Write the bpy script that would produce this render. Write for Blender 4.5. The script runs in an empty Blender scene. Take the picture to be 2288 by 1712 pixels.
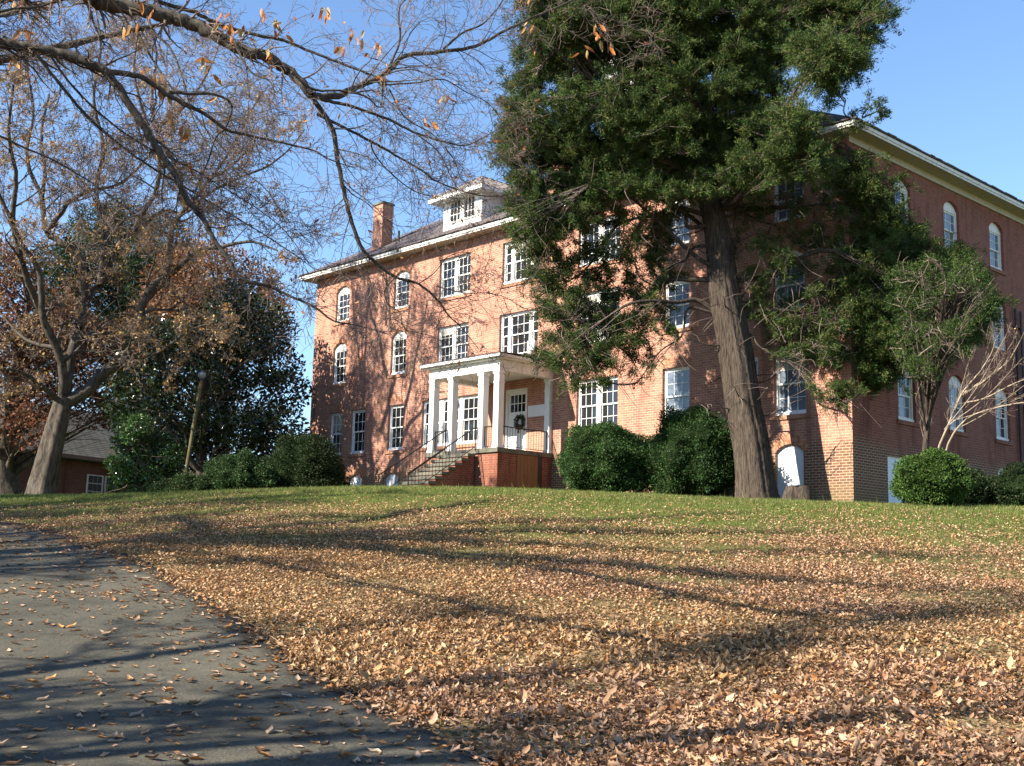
import bpy, bmesh, math, random
import numpy as np
from mathutils import Vector, Matrix

# ------------------------------------------------------------------ camera, world, sun
scn = bpy.context.scene
FPX = 2697.88
YAW, PIT, ROLL = 0.8217, 0.1547, 0.0257
CAM = np.array([18.6963, -30.8961, -2.409])
FW = np.array([-math.sin(YAW)*math.cos(PIT), math.cos(YAW)*math.cos(PIT), math.sin(PIT)])
_r = np.cross(FW, [0, 0, 1]); _r /= np.linalg.norm(_r); _u = np.cross(_r, FW)
RT = math.cos(ROLL)*_r + math.sin(ROLL)*_u
UP = -math.sin(ROLL)*_r + math.cos(ROLL)*_u
cd = bpy.data.cameras.new("camera"); cam = bpy.data.objects.new("camera", cd)
scn.collection.objects.link(cam)
cd.sensor_width = 36.0; cd.lens = FPX/2288*36.0; cd.clip_start = 0.1; cd.clip_end = 3000
cam.matrix_world = Matrix(((RT[0], UP[0], -FW[0], CAM[0]), (RT[1], UP[1], -FW[1], CAM[1]),
                           (RT[2], UP[2], -FW[2], CAM[2]), (0, 0, 0, 1)))
scn.camera = cam

SUN_AZ, SUN_EL = math.radians(16.5), math.radians(34)      # light travels to (sin az, cos az)
L = Vector((math.sin(SUN_AZ)*math.cos(SUN_EL), math.cos(SUN_AZ)*math.cos(SUN_EL), -math.sin(SUN_EL)))
w = bpy.data.worlds.new("World"); scn.world = w; w.use_nodes = True
nt = w.node_tree; bg = nt.nodes["Background"]
sky = nt.nodes.new("ShaderNodeTexSky"); sky.sky_type = 'NISHITA'; sky.sun_disc = False
sky.sun_elevation = SUN_EL; sky.sun_rotation = math.atan2(-L.x, -L.y)
sky.air_density = 1.0; sky.dust_density = 0.0; sky.ozone_density = 4.5
nt.links.new(sky.outputs[0], bg.inputs[0]); bg.inputs[1].default_value = 0.095
sl = bpy.data.lights.new("sun", 'SUN'); sl.energy = 5.0; sl.angle = math.radians(0.5); sl.color = (1.0, 0.92, 0.78)
so = bpy.data.objects.new("sun", sl); scn.collection.objects.link(so)
so.rotation_euler = L.to_track_quat('-Z', 'Y').to_euler(); so.location = (0, -20, 40)
scn.view_settings.view_transform = 'Standard'; scn.view_settings.look = 'None'
scn.view_settings.exposure = 1.5; scn.view_settings.gamma = 1.0
scn.cycles.max_bounces = 6; scn.cycles.transparent_max_bounces = 8

COL = scn.collection
rnd = random.Random(7)
nr = np.random.RandomState(11)

# ------------------------------------------------------------------ helpers
def ray(px, py):
    return FW + RT*(px-1144)/FPX - UP*(py-856)/FPX
def at(px, py, D):
    """world point seen at photo pixel px,py at horizontal distance D (metres) from the photographer"""
    d = ray(px, py); return CAM + d*D/math.hypot(d[0], d[1])
def sm(a, b, t):
    t = np.clip((t-a)/(b-a), 0, 1); return t*t*(3-2*t)
def H(x, y):
    x = np.asarray(x, float); y = np.asarray(y, float)
    s = -.5*x+.866*y+4.5; t = .5*y+.866*x
    pl = -.36-.1*sm(-6, 8, t)+.35*np.exp(-((t+12)/8)**2)
    drop = .165*1.4*np.logaddexp(0, -s/1.4)
    drop = -.5*np.logaddexp(-drop/.5, -3.82/.5)
    und = .03*np.sin(x*.9+y*.4)*np.sin(y*.7-x*.3)*sm(0, -3, s) 
    return pl-drop+und

def tag(o, label=None, cat=None, group=None, kind=None):
    if label: o['label'] = label
    if cat: o['category'] = cat
    if group: o['group'] = group
    if kind: o['kind'] = kind
    return o
def empty(name, loc, label, cat, group=None):
    o = bpy.data.objects.new(name, None); COL.objects.link(o); o.location = loc
    o.empty_display_size = .3
    return tag(o, label, cat, group)
def link(name, me, mat, parent=None):
    o = bpy.data.objects.new(name, me); COL.objects.link(o)
    if mat is not None:
        for m in (mat if isinstance(mat, (list, tuple)) else [mat]): me.materials.append(m)
    if parent is not None:
        o.parent = parent
        # meshes are written in world coordinates: cancel the parent's offset
        p = parent; off = Vector((0, 0, 0))
        while p is not None: off += p.location; p = p.parent
        o.location = -off
    return o
def npmesh(name, V, F, col=None, smooth=False, matidx=None):
    """V (n,3), F (m,k) uniform faces"""
    V = np.ascontiguousarray(V, np.float32); F = np.ascontiguousarray(F, np.int32)
    me = bpy.data.meshes.new(name)
    me.vertices.add(len(V)); me.vertices.foreach_set('co', V.ravel())
    k = F.shape[1]
    me.loops.add(F.size); me.loops.foreach_set('vertex_index', F.ravel())
    me.polygons.add(len(F)); me.polygons.foreach_set('loop_start', np.arange(0, F.size, k, dtype=np.int32))
    if smooth: me.polygons.foreach_set('use_smooth', np.ones(len(F), bool))
    if matidx is not None: me.polygons.foreach_set('material_index', np.asarray(matidx, np.int32))
    if col is not None:
        a = me.color_attributes.new('Col', 'FLOAT_COLOR', 'POINT')
        c = np.ones((len(V), 4), np.float32); c[:, :3] = col; a.data.foreach_set('color', c.ravel())
    me.update(calc_edges=True)
    return me

class MB:
    """collects boxes / prisms; T maps local (u,d,v) to world"""
    def __init__(s, T=None): s.v = []; s.f = []; s.m = []; s.T = T or (lambda p: p)
    def add(s, vs, fs, m=0):
        b = len(s.v); s.v += [s.T(p) for p in vs]; s.f += [tuple(b+i for i in f) for f in fs]; s.m += [m]*len(fs)
    def box(s, x0, x1, y0, y1, z0, z1, m=0):
        s.add([(x0,y0,z0),(x1,y0,z0),(x1,y1,z0),(x0,y1,z0),(x0,y0,z1),(x1,y0,z1),(x1,y1,z1),(x0,y1,z1)],
              [(0,3,2,1),(4,5,6,7),(0,1,5,4),(1,2,6,5),(2,3,7,6),(3,0,4,7)], m)
    def prism(s, poly, d0, d1, m=0):
        """poly in (u,v) counter-clockwise seen from -d, extruded d0..d1"""
        n = len(poly)
        s.add([(p[0], d0, p[1]) for p in poly]+[(p[0], d1, p[1]) for p in poly],
              [tuple(range(n)), tuple(range(2*n-1, n-1, -1))]+[(i, i+n, (i+1) % n+n, (i+1) % n) for i in range(n)], m)
    def bar(s, a, b, r, n=6, m=0):
        a = Vector(a); b = Vector(b); t = (b-a).normalized()
        q = t.orthogonal().normalized(); w_ = t.cross(q)
        vs = [tuple(e+q*r*math.cos(2*math.pi*i/n)+w_*r*math.sin(2*math.pi*i/n)) for e in (a, b) for i in range(n)]
        s.add(vs, [(i, (i+1) % n, (i+1) % n+n, i+n) for i in range(n)]+[tuple(range(n-1, -1, -1)), tuple(range(n, 2*n))], m)
    def build(s, name, mat, parent=None):
        me = bpy.data.meshes.new(name); me.from_pydata([tuple(p) for p in s.v], [], s.f)
        for i, p in enumerate(me.polygons): p.material_index = s.m[i]
        me.update()
        bm = bmesh.new(); bm.from_mesh(me); bmesh.ops.recalc_face_normals(bm, faces=bm.faces); bm.to_mesh(me); bm.free()
        return link(name, me, mat, parent)

# ------------------------------------------------------------------ materials
def mat(name, col=(.5, .5, .5), rough=.8, spec=.3):
    m = bpy.data.materials.new(name); m.use_nodes = True
    b = m.node_tree.nodes['Principled BSDF']
    b.inputs['Base Color'].default_value = (*col, 1); b.inputs['Roughness'].default_value = rough
    b.inputs['Specular IOR Level'].default_value = spec
    return m
def nd(m, t, **kw):
    n = m.node_tree.nodes.new(t)
    for k, v in kw.items():
        if k in n.inputs: n.inputs[k].default_value = v
        else: setattr(n, k, v)
    return n
def lk(m, a, b): m.node_tree.links.new(a, b)
def ramp(m, fac, stops):
    r = nd(m, 'ShaderNodeValToRGB'); e = r.color_ramp.elements
    while len(e) < len(stops): e.new(.5)
    for i, (p, c) in enumerate(stops): e[i].position = p; e[i].color = (*c, 1)
    lk(m, fac, r.inputs[0]); return r.outputs[0]
def mixc(m, fac, a, b, mode='MIX'):
    n = nd(m, 'ShaderNodeMix', data_type='RGBA', blend_type=mode)
    for i, v in ((0, fac), (6, a), (7, b)):
        if hasattr(v, 'is_linked'): lk(m, v, n.inputs[i])
        else: n.inputs[i].default_value = v if i == 0 else (*v, 1)
    return n.outputs[2]
def objco(m, scale=(1, 1, 1)):
    tc = nd(m, 'ShaderNodeTexCoord'); mp = nd(m, 'ShaderNodeMapping'); mp.inputs['Scale'].default_value = scale
    lk(m, tc.outputs['Object'], mp.inputs[0]); return mp.outputs[0]
def noise(m, co, scale, detail=4, rough=.55, dist=0):
    n = nd(m, 'ShaderNodeTexNoise', Scale=scale, Detail=detail, Roughness=rough, Distortion=dist); lk(m, co, n.inputs['Vector']); return n.outputs[0]
def bump(m, h, strength=.3, dist=.02):
    b = nd(m, 'ShaderNodeBump', Strength=strength, Distance=dist); lk(m, h, b.inputs['Height'])
    lk(m, b.outputs[0], m.node_tree.nodes['Principled BSDF'].inputs['Normal'])
def base(m, c): lk(m, c, m.node_tree.nodes['Principled BSDF'].inputs['Base Color'])

def brickmat(name, c1, c2, mortar, old=True, bw=.225, bh=.0817):
    m = mat(name, rough=.9, spec=.15)
    tc = nd(m, 'ShaderNodeTexCoord'); sp = nd(m, 'ShaderNodeSeparateXYZ'); lk(m, tc.outputs['Object'], sp.inputs[0])
    ad = nd(m, 'ShaderNodeMath', operation='ADD'); lk(m, sp.outputs[0], ad.inputs[0]); lk(m, sp.outputs[1], ad.inputs[1])
    cb = nd(m, 'ShaderNodeCombineXYZ'); lk(m, ad.outputs[0], cb.inputs[0]); lk(m, sp.outputs[2], cb.inputs[1])
    def br(a, b_, mo, ms):
        t = nd(m, 'ShaderNodeTexBrick', **{'Scale': 1.0, 'Mortar Size': ms, 'Mortar Smooth': .3, 'Brick Width': bw, 'Row Height': bh, 'Bias': 0.0})
        t.inputs['Color1'].default_value = (*a, 1); t.inputs['Color2'].default_value = (*b_, 1); t.inputs['Mortar'].default_value = (*mo, 1)
        lk(m, cb.outputs[0], t.inputs['Vector']); return t
    t = br(c1, c2, mortar, .009)
    big = noise(m, tc.outputs['Object'], .55, 6, .6); col = t.outputs[0]
    # weathering: lime wash patches and sooty patches that belong to the wall
    col = mixc(m, ramp(m, big, [(.42, (0, 0, 0)), (.7, (.6, .6, .6))]), col, (mortar[0]*1.0, mortar[1]*.74, mortar[2]*.66))
    mp = nd(m, 'ShaderNodeMapping'); mp.inputs['Scale'].default_value = (1.3, 1.3, .22); lk(m, tc.outputs['Object'], mp.inputs[0])
    st = noise(m, mp.outputs[0], 1.4, 7, .65)
    col = mixc(m, ramp(m, st, [(.5, (0, 0, 0)), (.66, (.7, .7, .7))]), col, (c1[0]*.42, c1[1]*.45, c1[2]*.5))
    if old:
        t2 = br((.17, .085, .05), (.10, .06, .045), (.50, .37, .24), .011)
        ns = noise(m, tc.outputs['Object'], 1.1, 5, .6)
        ma = nd(m, 'ShaderNodeMath', operation='MULTIPLY_ADD'); lk(m, ns, ma.inputs[0]); ma.inputs[1].default_value = 1.5; lk(m, sp.outputs[2], ma.inputs[2])
        f = ramp(m, ma.outputs[0], [(.0, (1, 1, 1)), (.01, (1, 1, 1))])
        mr = nd(m, 'ShaderNodeMapRange'); lk(m, ma.outputs[0], mr.inputs[0])
        mr.inputs[1].default_value = 2.15; mr.inputs[2].default_value = 2.5; mr.inputs[3].default_value = .8; mr.inputs[4].default_value = 0
        col = mixc(m, mr.outputs[0], col, t2.outputs[0])
        mo = nd(m, 'ShaderNodeMapRange'); lk(m, ma.outputs[0], mo.inputs[0])
        mo.inputs[1].default_value = .5; mo.inputs[2].default_value = 1.2; mo.inputs[3].default_value = .55; mo.inputs[4].default_value = 0
        col = mixc(m, mo.outputs[0], col, (.16, .14, .06))
    fine = noise(m, tc.outputs['Object'], 22, 3, .7)
    col = mixc(m, .35, col, ramp(m, fine, [(.3, (.35, .35, .35)), (.7, (1, 1, 1))]), 'MULTIPLY')
    base(m, col); bump(m, t.outputs['Fac'], .5, -.008)
    return m
M = {}
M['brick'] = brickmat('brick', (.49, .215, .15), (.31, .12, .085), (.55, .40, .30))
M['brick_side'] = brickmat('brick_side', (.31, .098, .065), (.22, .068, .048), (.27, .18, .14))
M['brick_dark'] = brickmat('brick_porch', (.32, .10, .06), (.22, .07, .045), (.33, .22, .16), old=False)
M['brick_cot'] = brickmat('brick_cottage', (.24, .09, .06), (.17, .06, .045), (.22, .17, .14), old=False)
def paint(name, c, dirt=.25):
    m = mat(name, c, .55, .3); co = objco(m)
    n = noise(m, objco(m, (3, 3, .8)), 2.2, 8, .7)
    base(m, mixc(m, ramp(m, n, [(.48, (0, 0, 0)), (.72, (dirt, dirt, dirt))]), c, (c[0]*.45, c[1]*.42, c[2]*.36)))
    bump(m, noise(m, co, 30, 3), .12, .004)
    return m
M['white'] = paint('white_paint', (.78, .78, .76))
M['white_old'] = paint('white_paint_peeling', (.74, .72, .68), .7)
M['cream'] = paint('cream_soffit', (.46, .41, .32), .5)
M['board'] = paint('white_board', (.72, .74, .78), .15)
M['panelwood'] = paint('stained_plywood', (.20, .095, .045), .6)
M['iron'] = mat('black_iron', (.02, .018, .018), .5, .4)
M['concrete'] = mat('concrete', (.3, .28, .24), .9)
base(M['concrete'], ramp(M['concrete'], noise(M['concrete'], objco(M['concrete']), 2.5, 8, .7), [(.3, (.06, .055, .04)), (.7, (.19, .18, .145))]))
bump(M['concrete'], noise(M['concrete'], objco(M['concrete']), 25, 5), .4, .01)
def glass(name, c):
    m = mat(name, c, .04, .5); co = objco(m)
    n = noise(m, co, .9, 3); base(m, mixc(m, n, (c[0]*.5, c[1]*.5, c[2]*.5), c)); bump(m, noise(m, co, 1.6, 2), .06, .02)
    return m
M['glass'] = glass('window_glass', (.022, .024, .028))
M['glass_dark'] = mat('dull_dark_glass', (.02, .022, .022), .3, .1)
M['blind'] = mat('roller_blind', (.36, .34, .29), .8)
M['glass_blue'] = glass('window_glass_sky_curtain', (.17, .21, .27))  # blue-grey pane colour stands for reflected sky as well as pale curtains
M['shingle'] = mat('roof_shingles', (.15, .13, .13), .85)
def _sh(m, a, b_, sc):
    tc = nd(m, 'ShaderNodeTexCoord'); sp = nd(m, 'ShaderNodeSeparateXYZ'); lk(m, tc.outputs['Object'], sp.inputs[0])
    ad = nd(m, 'ShaderNodeMath', operation='ADD'); lk(m, sp.outputs[0], ad.inputs[0]); lk(m, sp.outputs[1], ad.inputs[1])
    cb = nd(m, 'ShaderNodeCombineXYZ'); lk(m, ad.outputs[0], cb.inputs[0]); lk(m, sp.outputs[2], cb.inputs[1])
    t = nd(m, 'ShaderNodeTexBrick', **{'Scale': sc, 'Mortar Size': .012, 'Brick Width': .3, 'Row Height': .11})
    t.inputs['Color1'].default_value = (*a, 1); t.inputs['Color2'].default_value = (*b_, 1); t.inputs['Mortar'].default_value = (.03, .028, .028, 1)
    lk(m, cb.outputs[0], t.inputs['Vector'])
    n = noise(m, objco(m), .8, 7, .7)
    base(m, mixc(m, .8, t.outputs[0], ramp(m, n, [(.3, (.5, .5, .5)), (.7, (1.25, 1.15, 1.1))]), 'MULTIPLY')); bump(m, t.outputs['Fac'], .6, -.012)
_sh(M['shingle'], (.16, .135, .135), (.10, .085, .088), 1)
M['shingle_grey'] = mat('cottage_shingles', rough=.9); _sh(M['shingle_grey'], (.16, .165, .15), (.12, .125, .115), 1)
M['tin'] = mat('rusty_tin_roof', (.3, .2, .16), .55)
base(M['tin'], ramp(M['tin'], noise(M['tin'], objco(M['tin'], (1, 1, 1)), 3, 8, .7), [(.3, (.20, .12, .09)), (.55, (.22, .20, .19)), (.75, (.30, .28, .27))]))

def barkmat(name, a, b_, scz=.25, sc=9, bs=.9, bd=.04):
    m = mat(name, a, .95, .1); co = objco(m, (1, 1, scz))
    n1 = noise(m, co, sc, 8, .7, .8); n2 = noise(m, objco(m), 1.2, 4)
    c = ramp(m, n1, [(.35, b_), (.62, a)])
    c = mixc(m, .5, c, ramp(m, n2, [(.3, (.55, .55, .55)), (.7, (1.2, 1.2, 1.2))]), 'MULTIPLY')
    base(m, c); bump(m, n1, bs, bd); return m
M['bark_cedar'] = barkmat('cedar_bark', (.105, .082, .064), (.016, .012, .010), .07, 26)
M['bark_oak'] = barkmat('oak_bark', (.125, .105, .085), (.03, .024, .02), .3, 8)
M['bark_chest'] = barkmat('chestnut_bark', (.11, .095, .075), (.03, .026, .022), .5, 14, .5, .01)
M['twig'] = barkmat('twig_bark', (.26, .20, .17), (.12, .09, .075), .6, 12, .3, .005)
M['bark_pale'] = barkmat('pale_bark', (.42, .34, .26), (.22, .17, .12), .4, 20, .3, .005)

def leafmat(name, rough=.6, trans=.35, spec=.25):
    m = mat(name, rough=rough, spec=spec); N = m.node_tree.nodes
    at_ = nd(m, 'ShaderNodeAttribute', attribute_name='Col'); base(m, at_.outputs[0])
    if trans > 0:
        tr = nd(m, 'ShaderNodeBsdfTranslucent'); lk(m, at_.outputs[0], tr.inputs[0])
        mx = nd(m, 'ShaderNodeMixShader'); mx.inputs[0].default_value = trans
        lk(m, N['Principled BSDF'].outputs[0], mx.inputs[1]); lk(m, tr.outputs[0], mx.inputs[2])
        lk(m, mx.outputs[0], N['Material Output'].inputs[0])
    return m
M['leaf'] = leafmat('dry_leaf', .65, .3)
M['needle'] = leafmat('cedar_foliage', .75, .25, .12)
M['glossy'] = leafmat('glossy_leaf', .22, .12, .6)
M['boxleaf'] = leafmat('boxwood_leaf', .6, .2, .2)
M['grassb'] = leafmat('grass_blade', .6, .4, .2)
M['leaf_g'] = leafmat('fallen_leaf', .75, .15, .2)

# ------------------------------------------------------------------ instanced little shapes (one mesh, real faces)
def rots(n, tilt=None, up=None, rs=nr):
    """random rotation matrices; tilt = max angle between local z and world z (radians)"""
    a = rs.rand(n)*2*np.pi
    if tilt is None:
        q = rs.normal(size=(n, 4)); q /= np.linalg.norm(q, axis=1)[:, None]
        w_, x, y, z = q.T
        return np.stack([1-2*(y*y+z*z), 2*(x*y-z*w_), 2*(x*z+y*w_), 2*(x*y+z*w_), 1-2*(x*x+z*z), 2*(y*z-x*w_),
                         2*(x*z-y*w_), 2*(y*z+x*w_), 1-2*(x*x+y*y)], 1).reshape(n, 3, 3)
    t = rs.rand(n)**.8*tilt; b = rs.rand(n)*2*np.pi
    nz = np.stack([np.sin(t)*np.cos(b), np.sin(t)*np.sin(b), np.cos(t)], 1)
    h = np.stack([np.cos(a), np.sin(a), 0*a], 1)
    x = np.cross(h, nz); x /= np.linalg.norm(x, axis=1)[:, None]; y = np.cross(nz, x)
    return np.stack([x, y, nz], 2)
def frames(d, rs=nr):
    """rotation with local x along d (n,3)"""
    d = d/np.linalg.norm(d, axis=1)[:, None]
    r = rs.normal(size=d.shape); y = np.cross(d, r); y /= np.linalg.norm(y, axis=1)[:, None]
    return np.stack([d, y, np.cross(d, y)], 2)
def inst(T, F, P, R, S, C=None):
    """T (k,3) template, F (f,c); P (n,3); R (n,3,3); S (n,) or (n,3)"""
    n, k = len(P), len(T)
    S = np.asarray(S); S = S[:, None]*np.ones(3) if S.ndim == 1 else S
    V = np.einsum('nij,nkj->nki', R, T[None]*S[:, None, :])+P[:, None, :]
    FF = F[None]+(np.arange(n)*k)[:, None, None]
    return V.reshape(-1, 3), FF.reshape(-1, F.shape[1]), (None if C is None else np.repeat(C, k, 0))
def joinm(parts):
    V = []; F = []; C = []; o = 0
    for v, f, c in parts:
        V.append(v); F.append(f+o); C.append(c); o += len(v)
    return np.concatenate(V), np.concatenate(F), (np.concatenate(C) if C[0] is not None else None)
BLADE = np.array([[0, 0, 0], [.45, .5, .0], [1, 0, 0], [.45, -.5, 0]]); BLADE_F = np.array([[0, 1, 2], [0, 2, 3]])
LANCE = np.array([[0, 0, 0], [.3, .17, .05], [.3, 0, -.03], [.3, -.17, .05], [.7, .14, .02], [.7, 0, -.04], [.7, -.14, .02], [1, 0, .09]])
LANCE_F = np.array([[0, 2, 1], [0, 3, 2], [1, 2, 5], [1, 5, 4], [2, 3, 6], [2, 6, 5], [4, 5, 7], [5, 6, 7]])
def star():
    rr = [.5, .2, .48, .22, .55, .24, .55, .22, .48, .2]
    v = [[0, 0, 0]]
    for i, r_ in enumerate(rr):
        a = 2*math.pi*i/10; v.append([r_*math.cos(a), r_*math.sin(a), .32*r_+(.1 if i % 2 else 0)*(-1)**(i//2)])
    return np.array(v), np.array([[0, 1+i, 1+(i+1) % 10] for i in range(10)])
STAR, STAR_F = star()
def cols(n, pal, jit=.2, rs=nr):
    pal = np.array(pal); c = pal[rs.randint(len(pal), size=n)]
    t = rs.rand(n)[:, None]; c = c*(1-t*.5)+pal[rs.randint(len(pal), size=n)]*t*.5
    return np.clip(c*(1+jit*(rs.rand(n)[:, None]*2-1)), .003, .95)

# ------------------------------------------------------------------ tubes
def tubes(polys, sides=5):
    """polys: list of (pts (k,3), radii (k,)) -> one quad mesh, grouped by k"""
    groups = {}
    for p, r in polys: groups.setdefault(len(p), []).append((p, r))
    V = []; F = []; o = 0
    ang = np.arange(sides)*2*np.pi/sides
    for k, lst in groups.items():
        P = np.array([a for a, _ in lst], float); R = np.array([b for _, b in lst], float); n = len(lst)
        T = np.gradient(P, axis=1); T /= np.linalg.norm(T, axis=2)[..., None]+1e-9
        ref = np.where(np.abs(T[:, :1, 2:3]) > .9, np.array([1., 0, 0]), np.array([0, 0, 1.]))
        A = np.cross(T, np.broadcast_to(ref, T.shape)); A /= np.linalg.norm(A, axis=2)[..., None]+1e-9
        B = np.cross(T, A)
        ring = P[:, :, None]+R[:, :, None, None]*(A[:, :, None]*np.cos(ang)[:, None]+B[:, :, None]*np.sin(ang)[:, None])
        V.append(ring.reshape(-1, 3))
        i = np.arange(sides); j = (i+1) % sides
        q = np.stack([i, j, j+sides, i+sides], 1)                        # one segment
        seg = q[None]+(np.arange(k-1)*sides)[:, None, None]
        al = seg.reshape(-1, 4)[None]+(np.arange(n)*k*sides)[:, None, None]
        F.append(al.reshape(-1, 4)+o); o += n*k*sides
    return np.concatenate(V), np.concatenate(F)
def spline(pts, rad, n=6):
    """Catmull-Rom through pts"""
    P = np.array(pts, float); P = np.vstack([2*P[0]-P[1], P, 2*P[-1]-P[-2]]); R = np.array(rad, float)
    out = []; ro = []
    for i in range(1, len(P)-2):
        for t in np.arange(n)/n:
            out.append(.5*((2*P[i])+(-P[i-1]+P[i+1])*t+(2*P[i-1]-5*P[i]+4*P[i+1]-P[i+2])*t*t+(-P[i-1]+3*P[i]-3*P[i+1]+P[i+2])*t**3))
            ro.append(R[i-1]*(1-t)+R[i]*t)
    out.append(P[-2]); ro.append(R[-1])
    return np.array(out), np.array(ro)
def trunkmesh(name, pts, rad, m, parent, sides=28, flute=.10, seed=1, flare=1.35, n=8, fine=.0):
    P, R = spline(pts, rad, n); rs = np.random.RandomState(seed)
    ph = rs.rand(6)*6.28; ang = np.arange(sides)*2*np.pi/sides
    V = []
    for i, (p, r) in enumerate(zip(P, R)):
        t = (P[min(i+1, len(P)-1)]-P[max(i-1, 0)]); t /= np.linalg.norm(t)
        a = np.cross(t, [0, 1, 0]); a /= np.linalg.norm(a); b = np.cross(t, a)
        h = p[2]-P[0][2]
        f = 1+flute*(np.sin(3*ang+ph[0]+h*.15)+.6*np.sin(5*ang+ph[1]-h*.2)+.45*np.sin(9*ang+ph[2]+h*.25))
        f *= 1+.012*rs.normal(size=sides)+fine*(np.sin(17*ang+ph[4]+h*.5)+.8*np.sin(26*ang+ph[5]-h*.35)+.5*np.sin(39*ang+ph[1]+h*.2))
        f *= 1+(flare-1)*math.exp(-h/.45)*(1+.5*np.sin(4*ang+ph[3]))
        V.append(p+r*f[:, None]*(a*np.cos(ang)[:, None]+b*np.sin(ang)[:, None]))
    V = np.concatenate(V); i = np.arange(sides); j = (i+1) % sides
    q = np.stack([i, i+sides, j+sides, j], 1)
    F = (q[None]+(np.arange(len(P)-1)*sides)[:, None, None]).reshape(-1, 4)
    return link(name, npmesh(name, V, F, smooth=True), m, parent)

def rot_dir(d, ang, rs):
    """tilt direction d by ang around a random perpendicular axis"""
    r = (rs.random()*2-1, rs.random()*2-1, rs.random()*2-1)
    px, py, pz = d[1]*r[2]-d[2]*r[1], d[2]*r[0]-d[0]*r[2], d[0]*r[1]-d[1]*r[0]
    l = math.sqrt(px*px+py*py+pz*pz)+1e-9; c, s = math.cos(ang), math.sin(ang)
    return (d[0]*c+px/l*s, d[1]*c+py/l*s, d[2]*c+pz/l*s)
def norm3(d):
    l = math.sqrt(d[0]**2+d[1]**2+d[2]**2)+1e-9; return (d[0]/l, d[1]/l, d[2]/l)
def branch(out, tips, p, d, length, r, lev, rs, P):
    """recursive branch; P: seg, wander, up, kids, ratio, ang, minr"""
    seg = P['seg'] if lev > 0 else max(3, P['seg']-1)
    pts = [p]; rad = [r]; st = length/seg
    for i in range(seg):
        wv = P['wander']
        d = norm3((d[0]+(rs.random()*2-1)*wv, d[1]+(rs.random()*2-1)*wv, d[2]+(rs.random()*2-1)*wv+P['up']))
        p = (p[0]+d[0]*st, p[1]+d[1]*st, p[2]+d[2]*st); pts.append(p); rad.append(max(P['minr'], r*(1-.8*(i+1)/seg)))
        if lev > 0:
            nk = P['kids'][lev]; k = int(nk/seg+rs.random())
            for _ in range(k):
                dd = rot_dir(d, P['ang']*(.6+.8*rs.random()), rs)
                f = P['ratio']*(1.15-.6*i/seg)*(.6+.6*rs.random())
                branch(out, tips, p, dd, length*f, max(P['minr'], rad[-1]*.6), lev-1, rs, P)
    out[lev].append((pts, rad)); 
    if lev <= 1: tips.append((pts[-1], d)); 
    if lev == 0: tips.append((pts[len(pts)//2], d))
def along(P, R, out, tips, rs, prm, lev, step, len0, t0=.15, rfac=.5, spread=None):
    """spawn branches along a hand-laid limb"""
    acc = 0
    tot = float(np.sum(np.linalg.norm(np.diff(P, axis=0), axis=1))); run = 0
    for i in range(1, len(P)):
        s = P[i]-P[i-1]; l = float(np.linalg.norm(s)); run += l; acc += l
        while acc > step:
            acc -= step*(.6+.8*rs.random())
            f = run/tot
            if f < t0: continue
            d = rot_dir(norm3(tuple(s)), prm['ang']*(.7+.7*rs.random()), rs)
            branch(out, tips, tuple(P[i]), d, len0*(1.1-.6*f)*(.5+.8*rs.random()), max(prm['minr'], R[i]*rfac), lev, rs, prm)
#SPLIT
# ------------------------------------------------------------------ setting: ground, driveway
def ground():
    rad = [0.6]
    while rad[-1] < 900: rad.append(rad[-1]*1.022+.03)
    rad = np.array(rad); A = 480; ang = np.arange(A)*2*np.pi/A
    X = CAM[0]+rad[:, None]*np.cos(ang); Y = CAM[1]+rad[:, None]*np.sin(ang)
    V = np.stack([X, Y, H(X, Y)], 2).reshape(-1, 3)
    i = np.arange(A); j = (i+1) % A
    q = np.stack([i, i+A, j+A, j], 1)
    F = (q[None]+(np.arange(len(rad)-1)*A)[:, None, None]).reshape(-1, 4)
    V = np.vstack([V, [[CAM[0], CAM[1], float(H(CAM[0], CAM[1]))]]]); 
    me = npmesh('ground', V, F, smooth=True)
    m = mat('lawn', rough=1, spec=.05); co = objco(m)
    g = ramp(m, noise(m, co, 2.2, 8, .7), [(.3, (.045, .065, .012)), (.55, (.085, .11, .024)), (.75, (.16, .15, .05))])
    vo = nd(m, 'ShaderNodeTexVoronoi', Scale=24.0, Randomness=1.0); lk(m, co, vo.inputs['Vector'])
    sx = nd(m, 'ShaderNodeSeparateColor'); lk(m, vo.outputs['Color'], sx.inputs[0])
    lf = ramp(m, sx.outputs[0], [(0, (.04, .025, .016)), (.35, (.13, .08, .045)), (.7, (.26, .165, .095)), (1, (.38, .26, .17))])
    # leaf litter lies thick on the slope, thin on the crest
    sp = nd(m, 'ShaderNodeSeparateXYZ'); lk(m, co, sp.inputs[0])
    d = nd(m, 'ShaderNodeVectorMath', operation='DOT_PRODUCT'); lk(m, co, d.inputs[0]); d.inputs[1].default_value = (-.5, .866, 0)
    n = noise(m, co, .35, 5, .6)
    ma = nd(m, 'ShaderNodeMath', operation='MULTIPLY_ADD'); lk(m, n, ma.inputs[0]); ma.inputs[1].default_value = 14; lk(m, d.outputs['Value'], ma.inputs[2])
    mr = nd(m, 'ShaderNodeMapRange'); lk(m, ma.outputs[0], mr.inputs[0])
    mr.inputs[1].default_value = -2; mr.inputs[2].default_value = -13; mr.inputs[3].default_value = 0; mr.inputs[4].default_value = .8
    base(m, mixc(m, mr.outputs[0], g, lf)); bump(m, vo.outputs['Distance'], .7, .03)
    tag(link('ground', me, m), kind='structure')
ground()

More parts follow.
